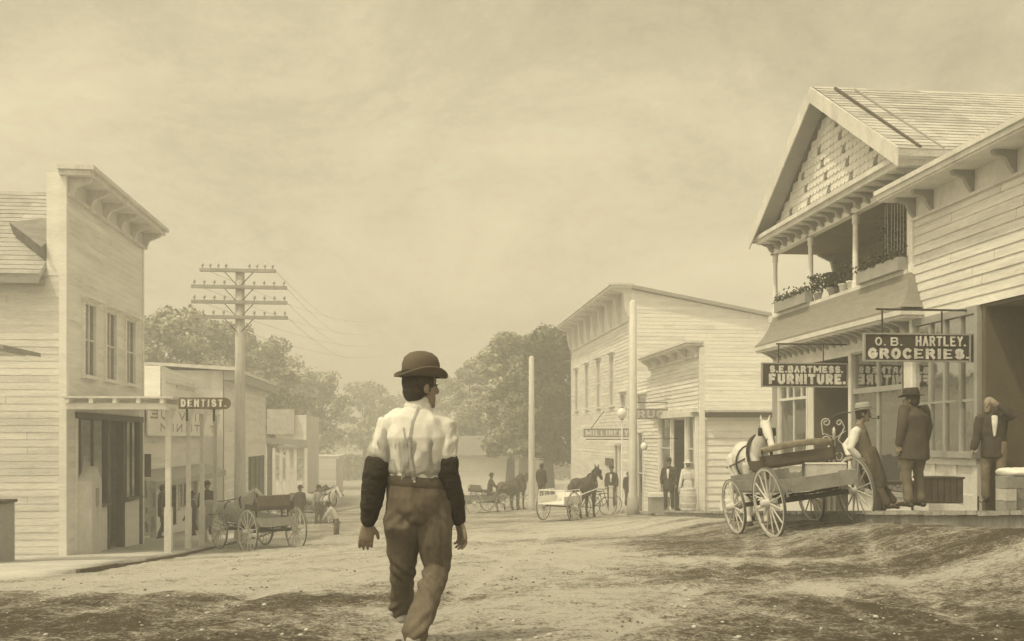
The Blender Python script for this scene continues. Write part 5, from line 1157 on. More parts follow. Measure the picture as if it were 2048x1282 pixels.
fm = person('man in bowler hat, white shirt, braces and black sleeve guards walking away in the foreground', 832, 1292, FD, 1.85, 4,
    J=dict(head=(842,770,.0), neck=(836,806,0), chest=(832,868,-.02), wst=(833,948,0), pel=(836,985,0), shL=(781,843,0), shR=(886,845,.0),
           elL=(753,938,-.03), elR=(891,936,-.03), wrL=(737,1040,.05), wrR=(918,1038,.05), hipL=(808,1012,0), hipR=(866,1012,0),
           kneeL=(806,1130,.1), kneeR=(874,1134,-.02), ankL=(800,1229,.3), ankR=(827,1243,-.4), toeL=(788,1250,.5), toeR=(811,1280,-.33)),
    look=62, outfit=dict(trousers=fgtrous, shirt=shirtm, hair=hairm, sleeve=.3, legr=.004, tfn=trouserfn, shoes=mat('dusty_boots', .42, .8, .3, 9)), hat=('bowler', feltm, (-.02, .0)), vox=.007, hands=(.35,.75), z=gz(*cam(832,1292,FD).xy), detail=True, extra=fore_extra, folds=.012,
    handn=dict(L=(.2,1,.1), R=(-.8,-.5,0), tL=1, tR=1), girth=1.08)

# ---- people on the right
def pipe_extra(root, K, s, lk, lkr, fwd, sdv, vox):
    mb = MB(); p = K['pel']; mb.loft([K['wst']+Vector((.03,0,.05)), p+Vector((.03,0,-.05)), K['kneeR'].lerp(K['kneeL'], .5)+Vector((0,0,-.02))], [(.15,.14), (.175,.16), (.16,.13)], major=(0,1,0), cap=(1,.1)); solid('apron', mb, trousm, root, .012, 3, (.012, 8, (1,1,.3)))
    h = K['head']; m_ = MB(); a = h+lk*.1+Vector((0,0,-.055)); m_.tube([a, a+lk*.07+Vector((0,0,-.015)), a+lk*.1+Vector((0,0,-.01))], .006, 6); m_.lathe([(.012,-.02),(.017,0),(.017,.03)], a+lk*.11+Vector((0,0,.0)), n=10); m_.build('pipe', leather, root)
    mb = MB(); mb.ell(h+lk*.1+Vector((0,0,-.04)), (.035,.014,.012), X=lkr); mb.build('moustache', hairm, root, True)
person('man with pipe, pale hat and dark waistcoat leaning back on the wagon wheel', 1768, 1016, 14.0, 1.72, 82,
    J=dict(head=(1729,828,.0), neck=(1722,853,0), chest=(1722,880,0), wst=(1733,912,0), pel=(1741,935,0), hipL=(1741,940,.1), hipR=(1741,940,-.1), shL=(1722,862,.19), shR=(1715,864,-.17),
           elL=(1695,892,.2), elR=(1706,897,-.24), wrL=(1703,912,.02), wrR=(1722,915,-.2), kneeL=(1762,972,.12), kneeR=(1758,975,-.08), ankL=(1786,1005,.12), ankR=(1774,1008,-.1), toeL=(1806,1010,.12), toeR=(1794,1013,-.1)),
    look=88, outfit=dict(trousers=trousm, shirt=shirtm, vest=trous2), hat=('fedora', palefelt, (0,-.12)), vox=.011, z=None, extra=pipe_extra, hands=(.9,.9), girth=1.0)
person('stout bearded man in dark suit and hat, back turned, before the grocery window', 1828, 1015, 13.6, 1.78, -48,
    J=dict(head=(1823,801,.0), neck=(1828,826,.02)), look=-70, outfit=dict(trousers=trous2, coat=mat('rusty_black_coat', (.085,.072,.058), .9, .25, 7, .003, 60), coatlen=.27), hat=('fedora', darkfelt, (0,.05)), vox=.012, beard=palefelt, girth=1.22, hands=(.6,.6))
person('man in open dark coat raising a hand to his head by the grocery doorway', 1988, 1006, 14.5, 1.66, 192,
    J=dict(head=(1979,811,-.02), shR=(1963,838,-.02), shL=(2003,836,0), elL=(2022,832,-.16), wrL=(1997,812,-.2), elR=(1958,872,-.06), wrR=(1951,898,-.12)), look=200,
    outfit=dict(trousers=mat('drab_trousers', (.2,.17,.13), .9, .2, 6), coat=coatm, coatlen=.22, front=shirtm, hair=palefelt), hat=None, vox=.012, hands=(.5,.5), handn=dict(L=(0,1,0)))
person('man in black suit and cap with white shirt front standing before the drug store door', 1338, 1020, 32.0, 1.72, 195, look=190, outfit=dict(trousers=coatm, coat=coatm, coatlen=.27, front=shirtm, collar=shirtm), hat=('fedora', darkfelt), vox=.018)
person('woman in white blouse and wide flowered hat standing behind the barrel', 1376, 1018, 32.6, 1.66, 200, outfit=dict(skirt=oldwhite, shirt=shirtm, longhair=True), hat=('straw', mat('straw_hat', .6, .8, .3, 20)), vox=.018,
    J=dict(elR=(1362,962,-.05), wrR=(1358,985,-.2), elL=(1392,966,-.02), wrL=(1393,988,-.1)))
person('man in dark coat, hat and white shirt front standing behind the hitching post', 1223, 1014, 40.0, 1.72, 190, outfit=dict(trousers=trous2, coat=coatm, front=shirtm), hat=('fedora', darkfelt), vox=.022)
person('dark-clothed figure half hidden beside the whitewashed pole', 1256, 1012, 41.5, 1.5, 150, outfit=dict(trousers=trousm, coat=coatm), hat=None, vox=.022)
person('boy in dark jacket standing up in the white cart', 1083, 1006, 33.2, 1.35, 40, outfit=dict(trousers=trous2, coat=coatm), hat=None, vox=.022, z=zd(1004, 33.2))
# ---- people on the left
person('lad in black leaning between the poster panels and the nearest awning post', 325, 1076, 26.6, 1.5, 100, outfit=dict(trousers=coatm, coat=trousm), hat=None, vox=.018, J=dict(ankL=(318,1073,.1), ankR=(333,1073,-.1)))
person('man in dark jacket crouching between the second and third awning posts', 384, 1072, 26.6, 1.42, -60, outfit=dict(trousers=trous2, coat=coatm), hat=('fedora', darkfelt), vox=.018,
    J=dict(kneeL=(374,1045,-.1), kneeR=(376,1048,.2), pel=(390,1045,0), hipL=(390,1045,-.08), hipR=(391,1045,.08), wst=(388,1030,0), chest=(385,1016,0), neck=(383,1003,0), head=(382,992,0), shL=(383,1007,-.17), shR=(384,1007,.17), elL=(376,1028,-.2), elR=(377,1028,.2), wrL=(370,1036,-.1), wrR=(371,1036,.1)))
person('man in long dark coat behind the farthest awning post', 414, 1070, 27.2, 1.5, 170, outfit=dict(trousers=trousm, coat=coatm, coatlen=.3), hat=('bowler', darkfelt), vox=.018)
person('stooping boy in pale shirt and dark trousers beside the left team of horses', 672, 1078, 29.5, 1.3, -60, outfit=dict(trousers=trous2, shirt=shirtm), hat=None, vox=.02,
    J=dict(pel=(673,1045,0), hipL=(673,1046,-.08), hipR=(675,1046,.08), wst=(671,1036,0), chest=(665,1024,0), neck=(660,1014,0), head=(655,1009,0), shL=(662,1017,-.15), shR=(663,1017,.15), elL=(652,1028,-.15), elR=(653,1028,.15), wrL=(646,1038,-.1), wrR=(647,1038,.1), kneeL=(670,1062,-.1), kneeR=(675,1062,.1)))
for i, (px_, lb, of, ht) in enumerate(((600, 'man in dark coat holding the heads of the left horse team', dict(trousers=trous2, coat=coatm), ('fedora', darkfelt)), (637, 'man in grey shirt and dark hat behind the pale horses', dict(trousers=trousm, shirt=palefelt), ('fedora', darkfelt)))):
    person(lb, px_, 1052, 39, 1.65, 150, outfit=of, hat=ht, vox=.024)
person('driver in dark clothes sitting on the far wagon', 981, 1012, 45.5, 1.6, 60, outfit=dict(trousers=trousm, coat=coatm), hat=('fedora', darkfelt), vox=.024,
    J=dict(pel=(980,983,0), hipL=(980,985,-.1), hipR=(980,985,.1), wst=(980,976,0), chest=(981,967,0), neck=(982,959,0), head=(983,952,0), shL=(982,961,-.17), shR=(983,961,.17), elL=(988,971,-.2), elR=(989,971,.2), wrL=(996,975,-.1), wrR=(996,975,.1), kneeL=(994,985,-.1), kneeR=(994,986,.1), ankL=(996,1001,-.1), ankR=(996,1001,.1), toeL=(1002,1003,-.1), toeR=(1002,1003,.1)))

# ================================================================== HORSES
def horse(label, px, py, d, face, hide, H=1.55, headturn=0, z=None, vox=.022, group=None, collar=True, headup=0.0, cloth=None):
    P = cam(px, py, d); zz = gz(P.x, P.y) if z is None else z; ang = math.atan2(P.x, P.y)
    root = empty('horse', (P.x, P.y, zz), -ang-R(face), label, 'horse', group); s = H/1.55; b = MB(); V = lambda x, y, z_: Vector((x, y, z_))*s
    # local +y is forward
    b.loft([V(0,-.78,1.2), V(0,-.55,1.2), V(0,-.1,1.13), V(0,.35,1.15), V(0,.62,1.18)], [(.19*s,.22*s), (.27*s,.29*s), (.28*s,.3*s), (.25*s,.3*s), (.19*s,.25*s)], n=18)
    b.ell(V(0,-.62,1.27), (.24*s,.28*s,.24*s)); b.ell(V(0,.5,1.28), (.18*s,.25*s,.26*s))
    hx = math.sin(R(headturn)); hy = math.cos(R(headturn)); nk1 = V(0,.95,1.6+headup*.6); pl = V(hx*.08, 1.02+.05*hy, 1.78+headup); mz = pl+V(hx*.42, hy*.42, -.38)
    b.loft([V(0,.5,1.28), V(0,.74,1.45), nk1, pl], [(.17*s,.3*s), (.12*s,.22*s), (.1*s,.16*s), (.085*s,.11*s)], n=14)
    b.loft([pl, pl.lerp(mz, .35), pl.lerp(mz, .7), mz], [(.1*s,.12*s), (.085*s,.12*s), (.062*s,.08*s), (.06*s,.065*s)], n=12)
    sx = Vector((hy, -hx, 0))
    for q in (-1, 1): b.loft([pl+sx*q*.055*s+V(0,0,.05), pl+sx*q*.075*s+V(0,.0,.13), pl+sx*q*.08*s+V(0,.01,.2)], [.03*s, .028*s, .01*s], n=7)
    for q in (-1, 1):
        b.loft([V(q*.15,.52,1.1), V(q*.16,.5,.85), V(q*.15,.52,.52), V(q*.15,.5,.46), V(q*.15,.5,.18), V(q*.15,.54,.09)], [.13*s, .09*s, .062*s, .055*s, .042*s, .05*s], n=10)
        o = .1*q
        b.loft([V(q*.16,-.62,1.15), V(q*.17,-.55+o,.85), V(q*.16,-.78+o,.55), V(q*.16,-.76+o,.46), V(q*.16,-.7+o,.17), V(q*.16,-.66+o,.09)], [.2*s, .13*s, .07*s, .055*s, .044*s, .05*s], n=10)
    solid('body', b, hide, root, vox*.8 if vox > .02 else vox, 3)
    h = MB()
    for q in (-1, 1):
        h.loft([V(q*.15,.55,.075), V(q*.15,.57,.0)], [.055*s, .068*s], n=10, cap=False); h.loft([V(q*.16,-.65+.1*q,.075), V(q*.16,-.63+.1*q,.0)], [.055*s, .068*s], n=10, cap=False)
    h.build('hooves', leather, root)
    m = MB(); mb_ = MB(); mb_.loft([pl+V(0,-.02,.06), nk1+V(0,-.1,.1), V(0,.72,1.66), V(0,.5,1.52)], [(.02*s,.07*s), (.025*s,.1*s), (.025*s,.1*s), (.02*s,.05*s)], n=10)
    solid('mane', mb_, hairm if hide is not palehide else oldwhite, root, .018, 2, (.012, 14, (1,1,.5)))
    t = MB(); t.loft([V(0,-.86,1.32), V(0,-1.0,1.1), V(0,-1.02,.75), V(.02,-.98,.5)], [(.05*s,.05*s), (.07*s,.06*s), (.07*s,.06*s), (.02*s,.02*s)], n=10); solid('tail', t, hairm if hide is not palehide else oldwhite, root, .018, 2, (.012, 14, (1,1,.3)))
    e = MB()
    for q in (-1, 1): e.ell(pl.lerp(mz, .3)+sx*q*.088*s+V(0,0,.02), (.018*s,.018*s,.018*s), n=8, m=6)
    e.build('eyes', leather, root, True)
    if collar:
        c = MB(); n = 20
        def ring(cy, cz, rx, rz, tl, wd, k_=0):
            pts = [V(rx*math.cos(2*math.pi*i/n), cy+tl*math.sin(2*math.pi*i/n), cz+rz*math.sin(2*math.pi*i/n)) for i in range(n+1)]
            c.tube(pts, wd*s, 6)
        ring(.66, 1.28, .21, .34, -.12, .032); ring(.1, 1.13, .3, .33, 0, .018); 
        for q in (-1, 1):
            c.tube([V(q*.25,.62,1.2), V(q*.31,.1,1.1), V(q*.3,-.8,1.0)], .016*s, 6); a = pl.lerp(mz, .25); 
            c.bar(a+sx*q*.1*s+V(0,0,.06), a+sx*q*.11*s+V(0,0,-.08), .012, .1*s); c.tube([pl+sx*q*.1*s, pl.lerp(mz, .75)+sx*q*.07*s], .01*s, 5)
        c.tube([V(0,.45,1.56), V(0,-.1,1.46), V(0,-.8,1.46)], .016*s, 6)
        nose = pl.lerp(mz, .72); c.tube([nose+sx*.072*s*math.cos(2*math.pi*i/10)+V(0,0,.08)*math.sin(2*math.pi*i/10)*1.0 for i in range(11)], .009*s, 5)
        c.build('harness', leather, root)
    if cloth:
        c = MB(); c.loft([V(0,-.5,1.2), V(0,.2,1.18)], [(.31*s,.32*s), (.31*s,.32*s)], n=18); solid('blanket', c, cloth, root, .025, 2, (.01, 8, (1,1,1)))
    return root
whitehide = mat('bright_white_horse_coat', .62, .8, .14, 4, .003, 60)
horse('white horse facing the camera beyond the right-hand wagon', 1503, 1068, 16.9, 168, whitehide, 1.5, headturn=-4, vox=.018, headup=.0)
horse('dark bay horse harnessed to the white cart before the millinery', 1168, 1038, 34.2, 27, darkhide, 1.5, headturn=0)
horse('dark horse with a white cloth drawing the far wagon', 1018, 1018, 47, 35, darkhide, 1.5)
horse('dark horse on the off side of the far team', 1031, 1016, 48.5, 35, darkhide, 1.5)
horse('grey horse nearer the road in the left team', 632, 1052, 40, 118, greyhide, 1.3)
horse('white horse on the right of the left team', 652, 1052, 39, 150, palehide, 1.25)
horse('brown horse at the head of the left team', 610, 1050, 41, 100, darkhide, 1.3)
horse('small pale pony standing by the footway behind the left wagon', 452, 1090, 25.2, 120, palehide, 1.25)

# ================================================================== WAGONS
def make_wheel(par, c, r, paint, nsp=14, axis=(1,0,0), name='wheel'):
    w_ = MB(); c = Vector(c); ax = Vector(axis); n = 40; a = Vector((0,1,0)); b_ = Vector((0,0,1)); t_ = .028
    vs = []
    for i in range(n):
        q = 2*math.pi*i/n; d_ = a*math.cos(q)+b_*math.sin(q)
        for rr, o in ((r-.045, -t_/2), (r-.045, t_/2), (r-.006, t_/2), (r-.006, -t_/2)): vs.append(c+d_*rr+ax*o)
    w_.add(vs, [(i*4+k, i*4+(k+1) % 4, ((i+1) % n)*4+(k+1) % 4, ((i+1) % n)*4+k) for i in range(n) for k in range(4)])
    for i in range(nsp):
        q = 2*math.pi*(i+.5)/nsp; d_ = a*math.cos(q)+b_*math.sin(q); w_.loft([c+d_*.06+ax*.03*(1 if c.x > 0 else -1)*0, c+d_*(r*.45), c+d_*(r-.04)], [.016, .012, .0105], n=6, cap=False)
    o = w_.build(name, paint, par)
    h = MB(); h.lathe([(.03,-.13), (.05,-.12), (.062,-.03), (.07,0), (.062,.03), (.05,.12), (.03,.13)], c, axis=ax, n=14); h.build('hub', paint, o, True)
    t = MB(); vs = []
    for i in range(n):
        q = 2*math.pi*i/n; d_ = a*math.cos(q)+b_*math.sin(q)
        for rr, oo in ((r-.0055, -.019), (r-.0055, .019), (r+.004, .019), (r+.004, -.019)): vs.append(c+d_*rr+ax*oo)
    t.add(vs, [(i*4+k, i*4+(k+1) % 4, ((i+1) % n)*4+(k+1) % 4, ((i+1) % n)*4+k) for i in range(n) for k in range(4)]); t.build('tyre', tyrem, o)
    return o
def wagon(label, loc, rz, tilt, track, wb, rr, rf, wood_, seat=True, cushion=False, z=None, back=.5, group=None, seaty=.75, bedw=.8, bedz=.12, name='wagon', fdx=0, shafts=True):
    root = empty(name, loc, rz, label, 'wagon', group); root.rotation_euler = (tilt[0], tilt[1], rz); h = track/2
    for q in (-1, 1): make_wheel(root, (q*h, 0, rr), rr, wheelp); make_wheel(root, (q*h*.97+fdx, wb, rf), rf, wheelp, 12)
    m = MB(); m.bar((-h, 0, rr), (h, 0, rr), .06, .07); m.bar((-h*.97+fdx, wb, rf), (h*.97+fdx, wb, rf), .06, .07); m.bar((0, 0, rr), (fdx, wb, rf+.04), .07, .06)
    m.build('axles', iron, root)
    zb = rr+bedz; bw_ = bedw/2   # leaf springs
    for y_, z0 in ((0, rr), (wb, rf)):
        s = MB()
        for q in (-1, 1): s.tube([(q*.3, y_-.32, zb-.06), (q*.3, y_, z0+.04), (q*.3, y_+.32, zb-.06)], .015, 6)
        s.tube([(-.42, y_, zb-.04), (0, y_, z0+.06), (.42, y_, zb-.04)], .018, 6); s.build('spring', iron, root)
    y0_, y1_ = -back, wb+.32; b = MB(); b.box((-bw_, y0_, zb), (bw_, y1_, zb+.03)); sh = .2
    b.box((-bw_-.02, y0_, zb+.031), (-bw_+.005, y1_, zb+sh)); b.box((bw_-.005, y0_, zb+.031), (bw_+.02, y1_, zb+sh)); b.box((-bw_-.02, y0_-.026, zb), (bw_+.02, y0_-.001, zb+sh)); b.box((-bw_-.02, y1_+.001, zb), (bw_+.02, y1_+.026, zb+sh+.08))
    for q in (-1, 1):
        for y_ in (y0_+.15, (y0_+y1_)/2, y1_-.2): b.box((q*(bw_+.021)-.012, y_-.02, zb-.06), (q*(bw_+.021)+.012, y_+.02, zb+sh+.01))
    b.build('bed', wood_, root)
    if seat:
        t = MB(); ys_ = seaty; sw_ = bw_+.12; zt = zb+sh+.16
        t.box((-sw_, ys_-.22, zt), (sw_, ys_+.22, zt+.04)); 
        for q in (-1, 1): t.bar((q*bw_, ys_-.15, zb+sh), (q*bw_, ys_-.15, zt), .03, .03); t.bar((q*bw_, ys_+.15, zb+sh), (q*bw_, ys_+.15, zt), .03, .03)
        t.box((-sw_, ys_-.24, zt+.041), (sw_, ys_-.215, zt+.2)); t.box((-sw_, ys_-.214, zt+.041), (-sw_+.025, ys_+.2, zt+.14)); t.box((sw_-.025, ys_-.214, zt+.041), (sw_, ys_+.2, zt+.14)); so_ = t.build('seat', darkwood, root)
        bk = MB(); kk = (.31, .055, .022) if cushion else (.22, .13, .014); sb_ = sw_*(.93 if cushion else .78); bk.loft([(-sb_, ys_-.22, zt+kk[0]-.03), (-sb_*.5, ys_-.28, zt+kk[0]), (0, ys_-.29, zt+kk[0]+.01), (sb_*.5, ys_-.28, zt+kk[0]), (sb_, ys_-.22, zt+kk[0]-.03)], [(kk[1]*.8,kk[2])]+[(kk[1],kk[2])]*3+[(kk[1]*.8,kk[2])], major=(0,0,1), n=12, power=1)
        if not cushion: bk = MB(); bk.bar((-sb_, ys_-.24, zt+.22), (sb_, ys_-.24, zt+.22), .03, .27)
        solid('backrest', bk, mat('worn_leather_cushion', (.26,.23,.18), .6, .3, 7) if cushion else mat('dull_seat_back', (.15,.13,.1), .7, .25, 6), so_, .014, 2, (.006, 12, (1,1,1)))
        for q in (-1, 1): r_ = MB(); r_.tube([(q*sw_*.92, ys_-.23, zt+.04), (q*sw_*.95, ys_-.27, zt+.3)], .012, 6); r_.build('rail', iron, so_)
    if not shafts: return root
    p = MB()
    for q in (-.28, .28): p.tube([(q+fdx, wb+.05, rf), (q*1.1+fdx, wb+.9, rf+.12), (q*1.2+fdx, wb+2.0, rf+.35)], .022, 6)
    p.build('shafts', wood_, root)
    return root
# right: light spring wagon at the kerb
B_ = cam(1548, 1078, 13.85); Dv = cam(1721, 1048, 14.1); ctr = (B_+Dv)/2; dv = Dv-B_; rz = math.atan2(dv.y, dv.x); roll = math.atan2(dv.z, math.hypot(dv.x, dv.y))
tr_ = math.hypot(dv.x, dv.y)
wagon('light spring wagon with wooden bed and worn cushioned seat at the right kerb', (ctr.x, ctr.y, ctr.z), rz-R(1), (R(-3.2), -roll*.9, 0), tr_, 1.4, .52, .44, bedm, cushion=True, back=.42, seaty=.5, bedw=.98, fdx=.0, shafts=False)
# left: similar wagon across the way
B_ = cam(493, 1115, 22); Dv = cam(594, 1112, 22.7); ctr = (B_+Dv)/2; dv = Dv-B_
wagon('light open wagon with a high dark seat back on the left side of the street', (ctr.x, ctr.y, (gz(ctr.x, ctr.y)+ctr.z)/2), math.atan2(dv.y, dv.x)+R(6), (0, 0, 0), math.hypot(dv.x, dv.y), 1.6, .52, .46, mat('pale_wagon_bed', .34, .8, .2, 6, .004, 30), back=.3, seaty=.15, bedw=.8)
W3 = cam(969, 1024, 45.5); wagon('flat wagon far up the street with its driver seated', (W3.x-.9, W3.y-.4, gz(W3.x, W3.y)), R(-58), (0,0,0), 1.3, 1.7, .5, .45, bedm, seat=True, bedw=.9)
W4 = cam(560, 1050, 40); wagon('dark wagon behind the left team of horses', (W4.x, W4.y, gz(W4.x, W4.y)), R(-100), (0,0,0), 1.3, 1.7, .5, .45, bedm, seat=False, bedw=.9)
# white two-wheeled cart
W5 = cam(1117, 1040, 32.2); cz = gz(W5.x, W5.y); ca = empty('horse_cart', (W5.x, W5.y, cz), R(-36), 'white two-wheeled cart with side rail before the millinery', 'cart')
for q in (-1, 1): make_wheel(ca, (q*.58, 0, .5), .5, wheelp, 14)
m = MB(); m.bar((-.58, 0, .5), (.58, 0, .5), .05, .05); m.build('axle', iron, ca)
m = MB(); m.box((-.48, -.55, .58), (.48, .75, .62)); m.box((-.5, -.55, .621), (-.475, .75, .85)); m.box((.475, -.55, .621), (.5, .75, .85)); m.box((-.5, .751, .58), (.5, .775, .95)); m.build('body', white, ca)
m = MB()
for q in (-.49, .49):
    m.tube([(q, -.5, .85), (q, -.45, 1.05), (q, .6, 1.05), (q, .72, .86)], .02, 6)
    for y_ in (-.1, .3): m.tube([(q, y_, .85), (q, y_, 1.05)], .012, 6)
m.tube([(-.49, -.46, 1.05), (.49, -.46, 1.05)], .02, 6); m.build('rail', white, ca)
m = MB()
for q in (-.32, .32): m.tube([(q, .3, .6), (q, 1.2, .85), (q*.95, 2.6, 1.0)], .025, 6)
m.build('shafts', oldwhite, ca)

# ================================================================== GOODS AND SMALL THINGS
def put(name, mb, mm, label, cat, parent=None, smooth=False, group=None):
    o = mb.build(name, mm, parent, smooth); return tag(o, label, cat, group)
# white box in the wagon bed
P = cam(1645, 960, 14.35); zb_w = zd(950, 14.35)
o = empty('packing_box', (P.x, P.y, zb_w), -TH+R(-8), 'pale wooden box lying in the bed of the right-hand wagon', 'box'); q = MB(); q.box((-.27,-.2,-.02), (.3,.2,.17)); q.build('case', palewood, o); q = MB(); q.box((-.28,-.21,.171), (.31,.21,.19)); q.build('lid', white, o)
# scrolled iron bedstead stood for sale on the pavement
P = cam(1668, 1000, 15.6); zz = walkR(P.x, P.y); bd = empty('iron_bedstead', (P.x, P.y, zz), -TH-R(12), 'ornate scrolled iron bedstead displayed outside the furniture shop', 'bedstead')
k_ = 15.6/F; X_ = lambda px: (px-1668)*k_; Z_ = lambda py: E-(py-HY)*k_-zz
q = MB()
def spiral(cx, cz, r, turns, a0, dr=1): return [(cx+r*(1-.72*i/22)*math.cos(a0+dr*turns*6.283*i/22), 0, cz+r*(1-.72*i/22)*math.sin(a0+dr*turns*6.283*i/22)) for i in range(23)]
r1 = 9*k_; q.tube([(X_(1647), 0, Z_(870)), (X_(1645), 0, Z_(855))]+spiral(X_(1653), Z_(845), r1, 1.35, math.pi, -1), .011, 6); q.build('scroll', paleiron, bd)
q = MB(); q.tube([(X_(1690), 0, Z_(895)), (X_(1676), 0, Z_(880)), (X_(1688), 0, Z_(855)), (X_(1682), 0, Z_(842))]+spiral(X_(1678), Z_(846), r1*.7, 1.1, .4, 1), .011, 6); q.build('scroll', paleiron, bd)
q = MB(); q.tube([(X_(1647), 0, Z_(870)), (X_(1650), 0, Z_(867)), (X_(1660), 0, Z_(872)), (X_(1672), 0, Z_(875)), (X_(1690), 0, Z_(862))], .008, 6); q.build('scroll', paleiron, bd)
q = MB(); pts = [(X_(1645)+8*k_*(1-math.cos(a*math.pi/10)), 0, Z_(882)+9*k_*math.sin(a*math.pi/10)) for a in range(11)]; q.tube(pts, .012, 6); q.build('arch', paleiron, bd)
for px_, zt_ in ((1658, 892), (1668, 855)):
    q = MB(); q.lathe([(.022, 0), (.022, Z_(zt_)-.1), (.03, Z_(zt_)-.09), (.02, Z_(zt_)-.06), (.026, Z_(zt_)-.03), (.0, Z_(zt_)+.02)], (X_(px_), 0, 0), n=10); q.build('post', oldwhite, bd, True)
for zz_ in (903, 922):
    q = MB(); q.tube([(X_(1655), 0, Z_(zz_)), (X_(1695), 0, Z_(zz_))], .01, 6); q.build('rail', iron, bd)
q = MB(); q.tube([(X_(1678)+6*k_*math.cos(a*.6283), 0, Z_(912)+9*k_*math.sin(a*.6283)) for a in range(11)], .008, 6); q.build('scroll', paleiron, bd)
q = MB(); q.tube([(X_(1662), 0, Z_(838)), (X_(1675), 0, Z_(828)), (X_(1700), 0, Z_(825))], .012, 6); q.build('top_rail', iron, bd)
# bench before the grocery
P = cam(1800, 1005, 14.9); zz = walkR(P.x, P.y); be = empty('bench', (P.x, P.y, zz), -TH+R(6), 'long dark wooden bench between the two men and the shop window', 'bench')
q = MB(); q.box((-.42,-.16,.42), (.75,.16,.47)); q.build('seat', darkwood, be)
for x_ in (-.34, .3, .66): q = MB(); q.box((x_-.04,-.14,0), (x_+.04,.14,.419)); q.build('leg', darkwood, be)
# dark crate on a pale plinth
P = cam(1878, 1010, 14.6); zz = walkR(P.x, P.y); cr = empty('slatted_crate', (P.x, P.y, zz), -TH+R(-2), 'dark slatted crate resting on a pale plank below the grocery window', 'crate')
q = MB(); q.box((-.3,-.22,.14), (.27,.2,.5))
for i in range(6): x_ = -.29+i*.095; q.box((x_,-.235,.15), (x_+.07,-.2205,.49))
q.build('case', darkwood, cr); q = MB(); q.box((-.32,-.24,.501), (.29,.22,.53)); q.build('lid', darkpaint, cr)
q = MB(); q.box((P.x-.3,P.y-.25,zz), (P.x+.27,P.y+.2,zz+.13)); put('plank', q, white, 'whitewashed plank box under the dark slatted crate', 'plank')
# crate with white cover at the right edge
P = cam(2040, 1012, 13.6); zz = walkR(P.x, P.y); bx = empty('goods_box', (P.x, P.y, zz), -TH, 'wooden box covered with a white cloth at the right edge', 'box')
q = MB(); q.box((-.2,-.25,0), (.5,.3,.5)); 
for z_ in (.02, .18, .34): q.box((-.205,-.258,z_), (.505,-.2505,z_+.13))
q.build('case', wood, bx); q = MB(); q.loft([(-.2,.02,.55), (.5,.02,.56)], [(.27,.06), (.28,.07)], major=(0,1,0), n=16); solid('cover', q, white, bx, .015, 2, (.012, 7, (1,1,1)))
for i, (z_, mm) in enumerate(((0, wood), (.17, palewood), (.34, wood))):
    P2 = cam(2012, 1012, 13.3); q = MB(); q.box((P2.x-.07, P2.y-.1, zz+z_+.002), (P2.x+.09, P2.y+.12, zz+z_+.165)); put('small_box', q, mm, ('lowest', 'middle pale', 'topmost')[i]+' small box in the stack left of the cloth-covered box', 'box', group='small boxes stacked at the right edge')
# barrel
P = cam(1376, 1021, 31.6); zz = walkR(P.x, P.y); ba = empty('barrel', (P.x, P.y, zz), 0, 'pale wooden barrel standing at the corner of the drug store', 'barrel')
q = MB(); q.lathe([(.24,0), (.275,.2), (.29,.38), (.275,.56), (.24,.76), (.225,.76), (.22,.72), (0,.72)], n=28); q.build('staves', palewood, ba, True)
for z_, r_ in ((.06,.252), (.24,.283), (.5,.284), (.7,.254)): q = MB(); q.lathe([(r_,z_), (r_+.006,z_), (r_+.006,z_+.04), (r_,z_+.04)], n=28); q.build('hoop', oldwhite, ba)
# milk can
P = cam(1464, 1018, 26); zz = walkR(P.x, P.y); q = MB(); q.lathe([(.13,0), (.14,.02), (.14,.24), (.08,.31), (.07,.36), (.09,.38), (.085,.4), (.0,.41)], (P.x, P.y, zz), n=20); put('milk_can', q, oldwhite, 'squat pale can on the pavement behind the wagon wheels', 'can', smooth=True)
P = cam(1456, 1018, 25.6); q = MB(); q.box((P.x-.16, P.y-.15, walkR(P.x,P.y)), (P.x+.1, P.y+.15, walkR(P.x,P.y)+.3)); put('pail_box', q, white, 'small white box beside the pale can', 'box')
# stone horse trough / counter left of the man in black
P = cam(1316, 1012, 33); zz = gz(P.x, P.y)+.1; q = MB(); q.box((-.35,-.25,.55), (.38,.25,.68)); tr = empty('market_stand', (P.x, P.y, zz), 0, 'low stand with white top beside the man in black suit', 'stand'); q.build('top', white, tr)
q = MB(); q.box((-.3,-.2,.0), (.33,.2,.549)); q.build('base', trim, tr)
# hitching post and rail
P = cam(1222, 1040, 36.5); zz = gz(P.x, P.y); q = MB(); q.box((P.x-.06, P.y-.06, zz-.2), (P.x+.06, P.y+.06, zz+1.05)); q.box((P.x-.08, P.y-.08, zz+1.051), (P.x+.08, P.y+.08, zz+1.1)); put('hitching_post', q, white, 'white hitching post before the millinery platform', 'post')
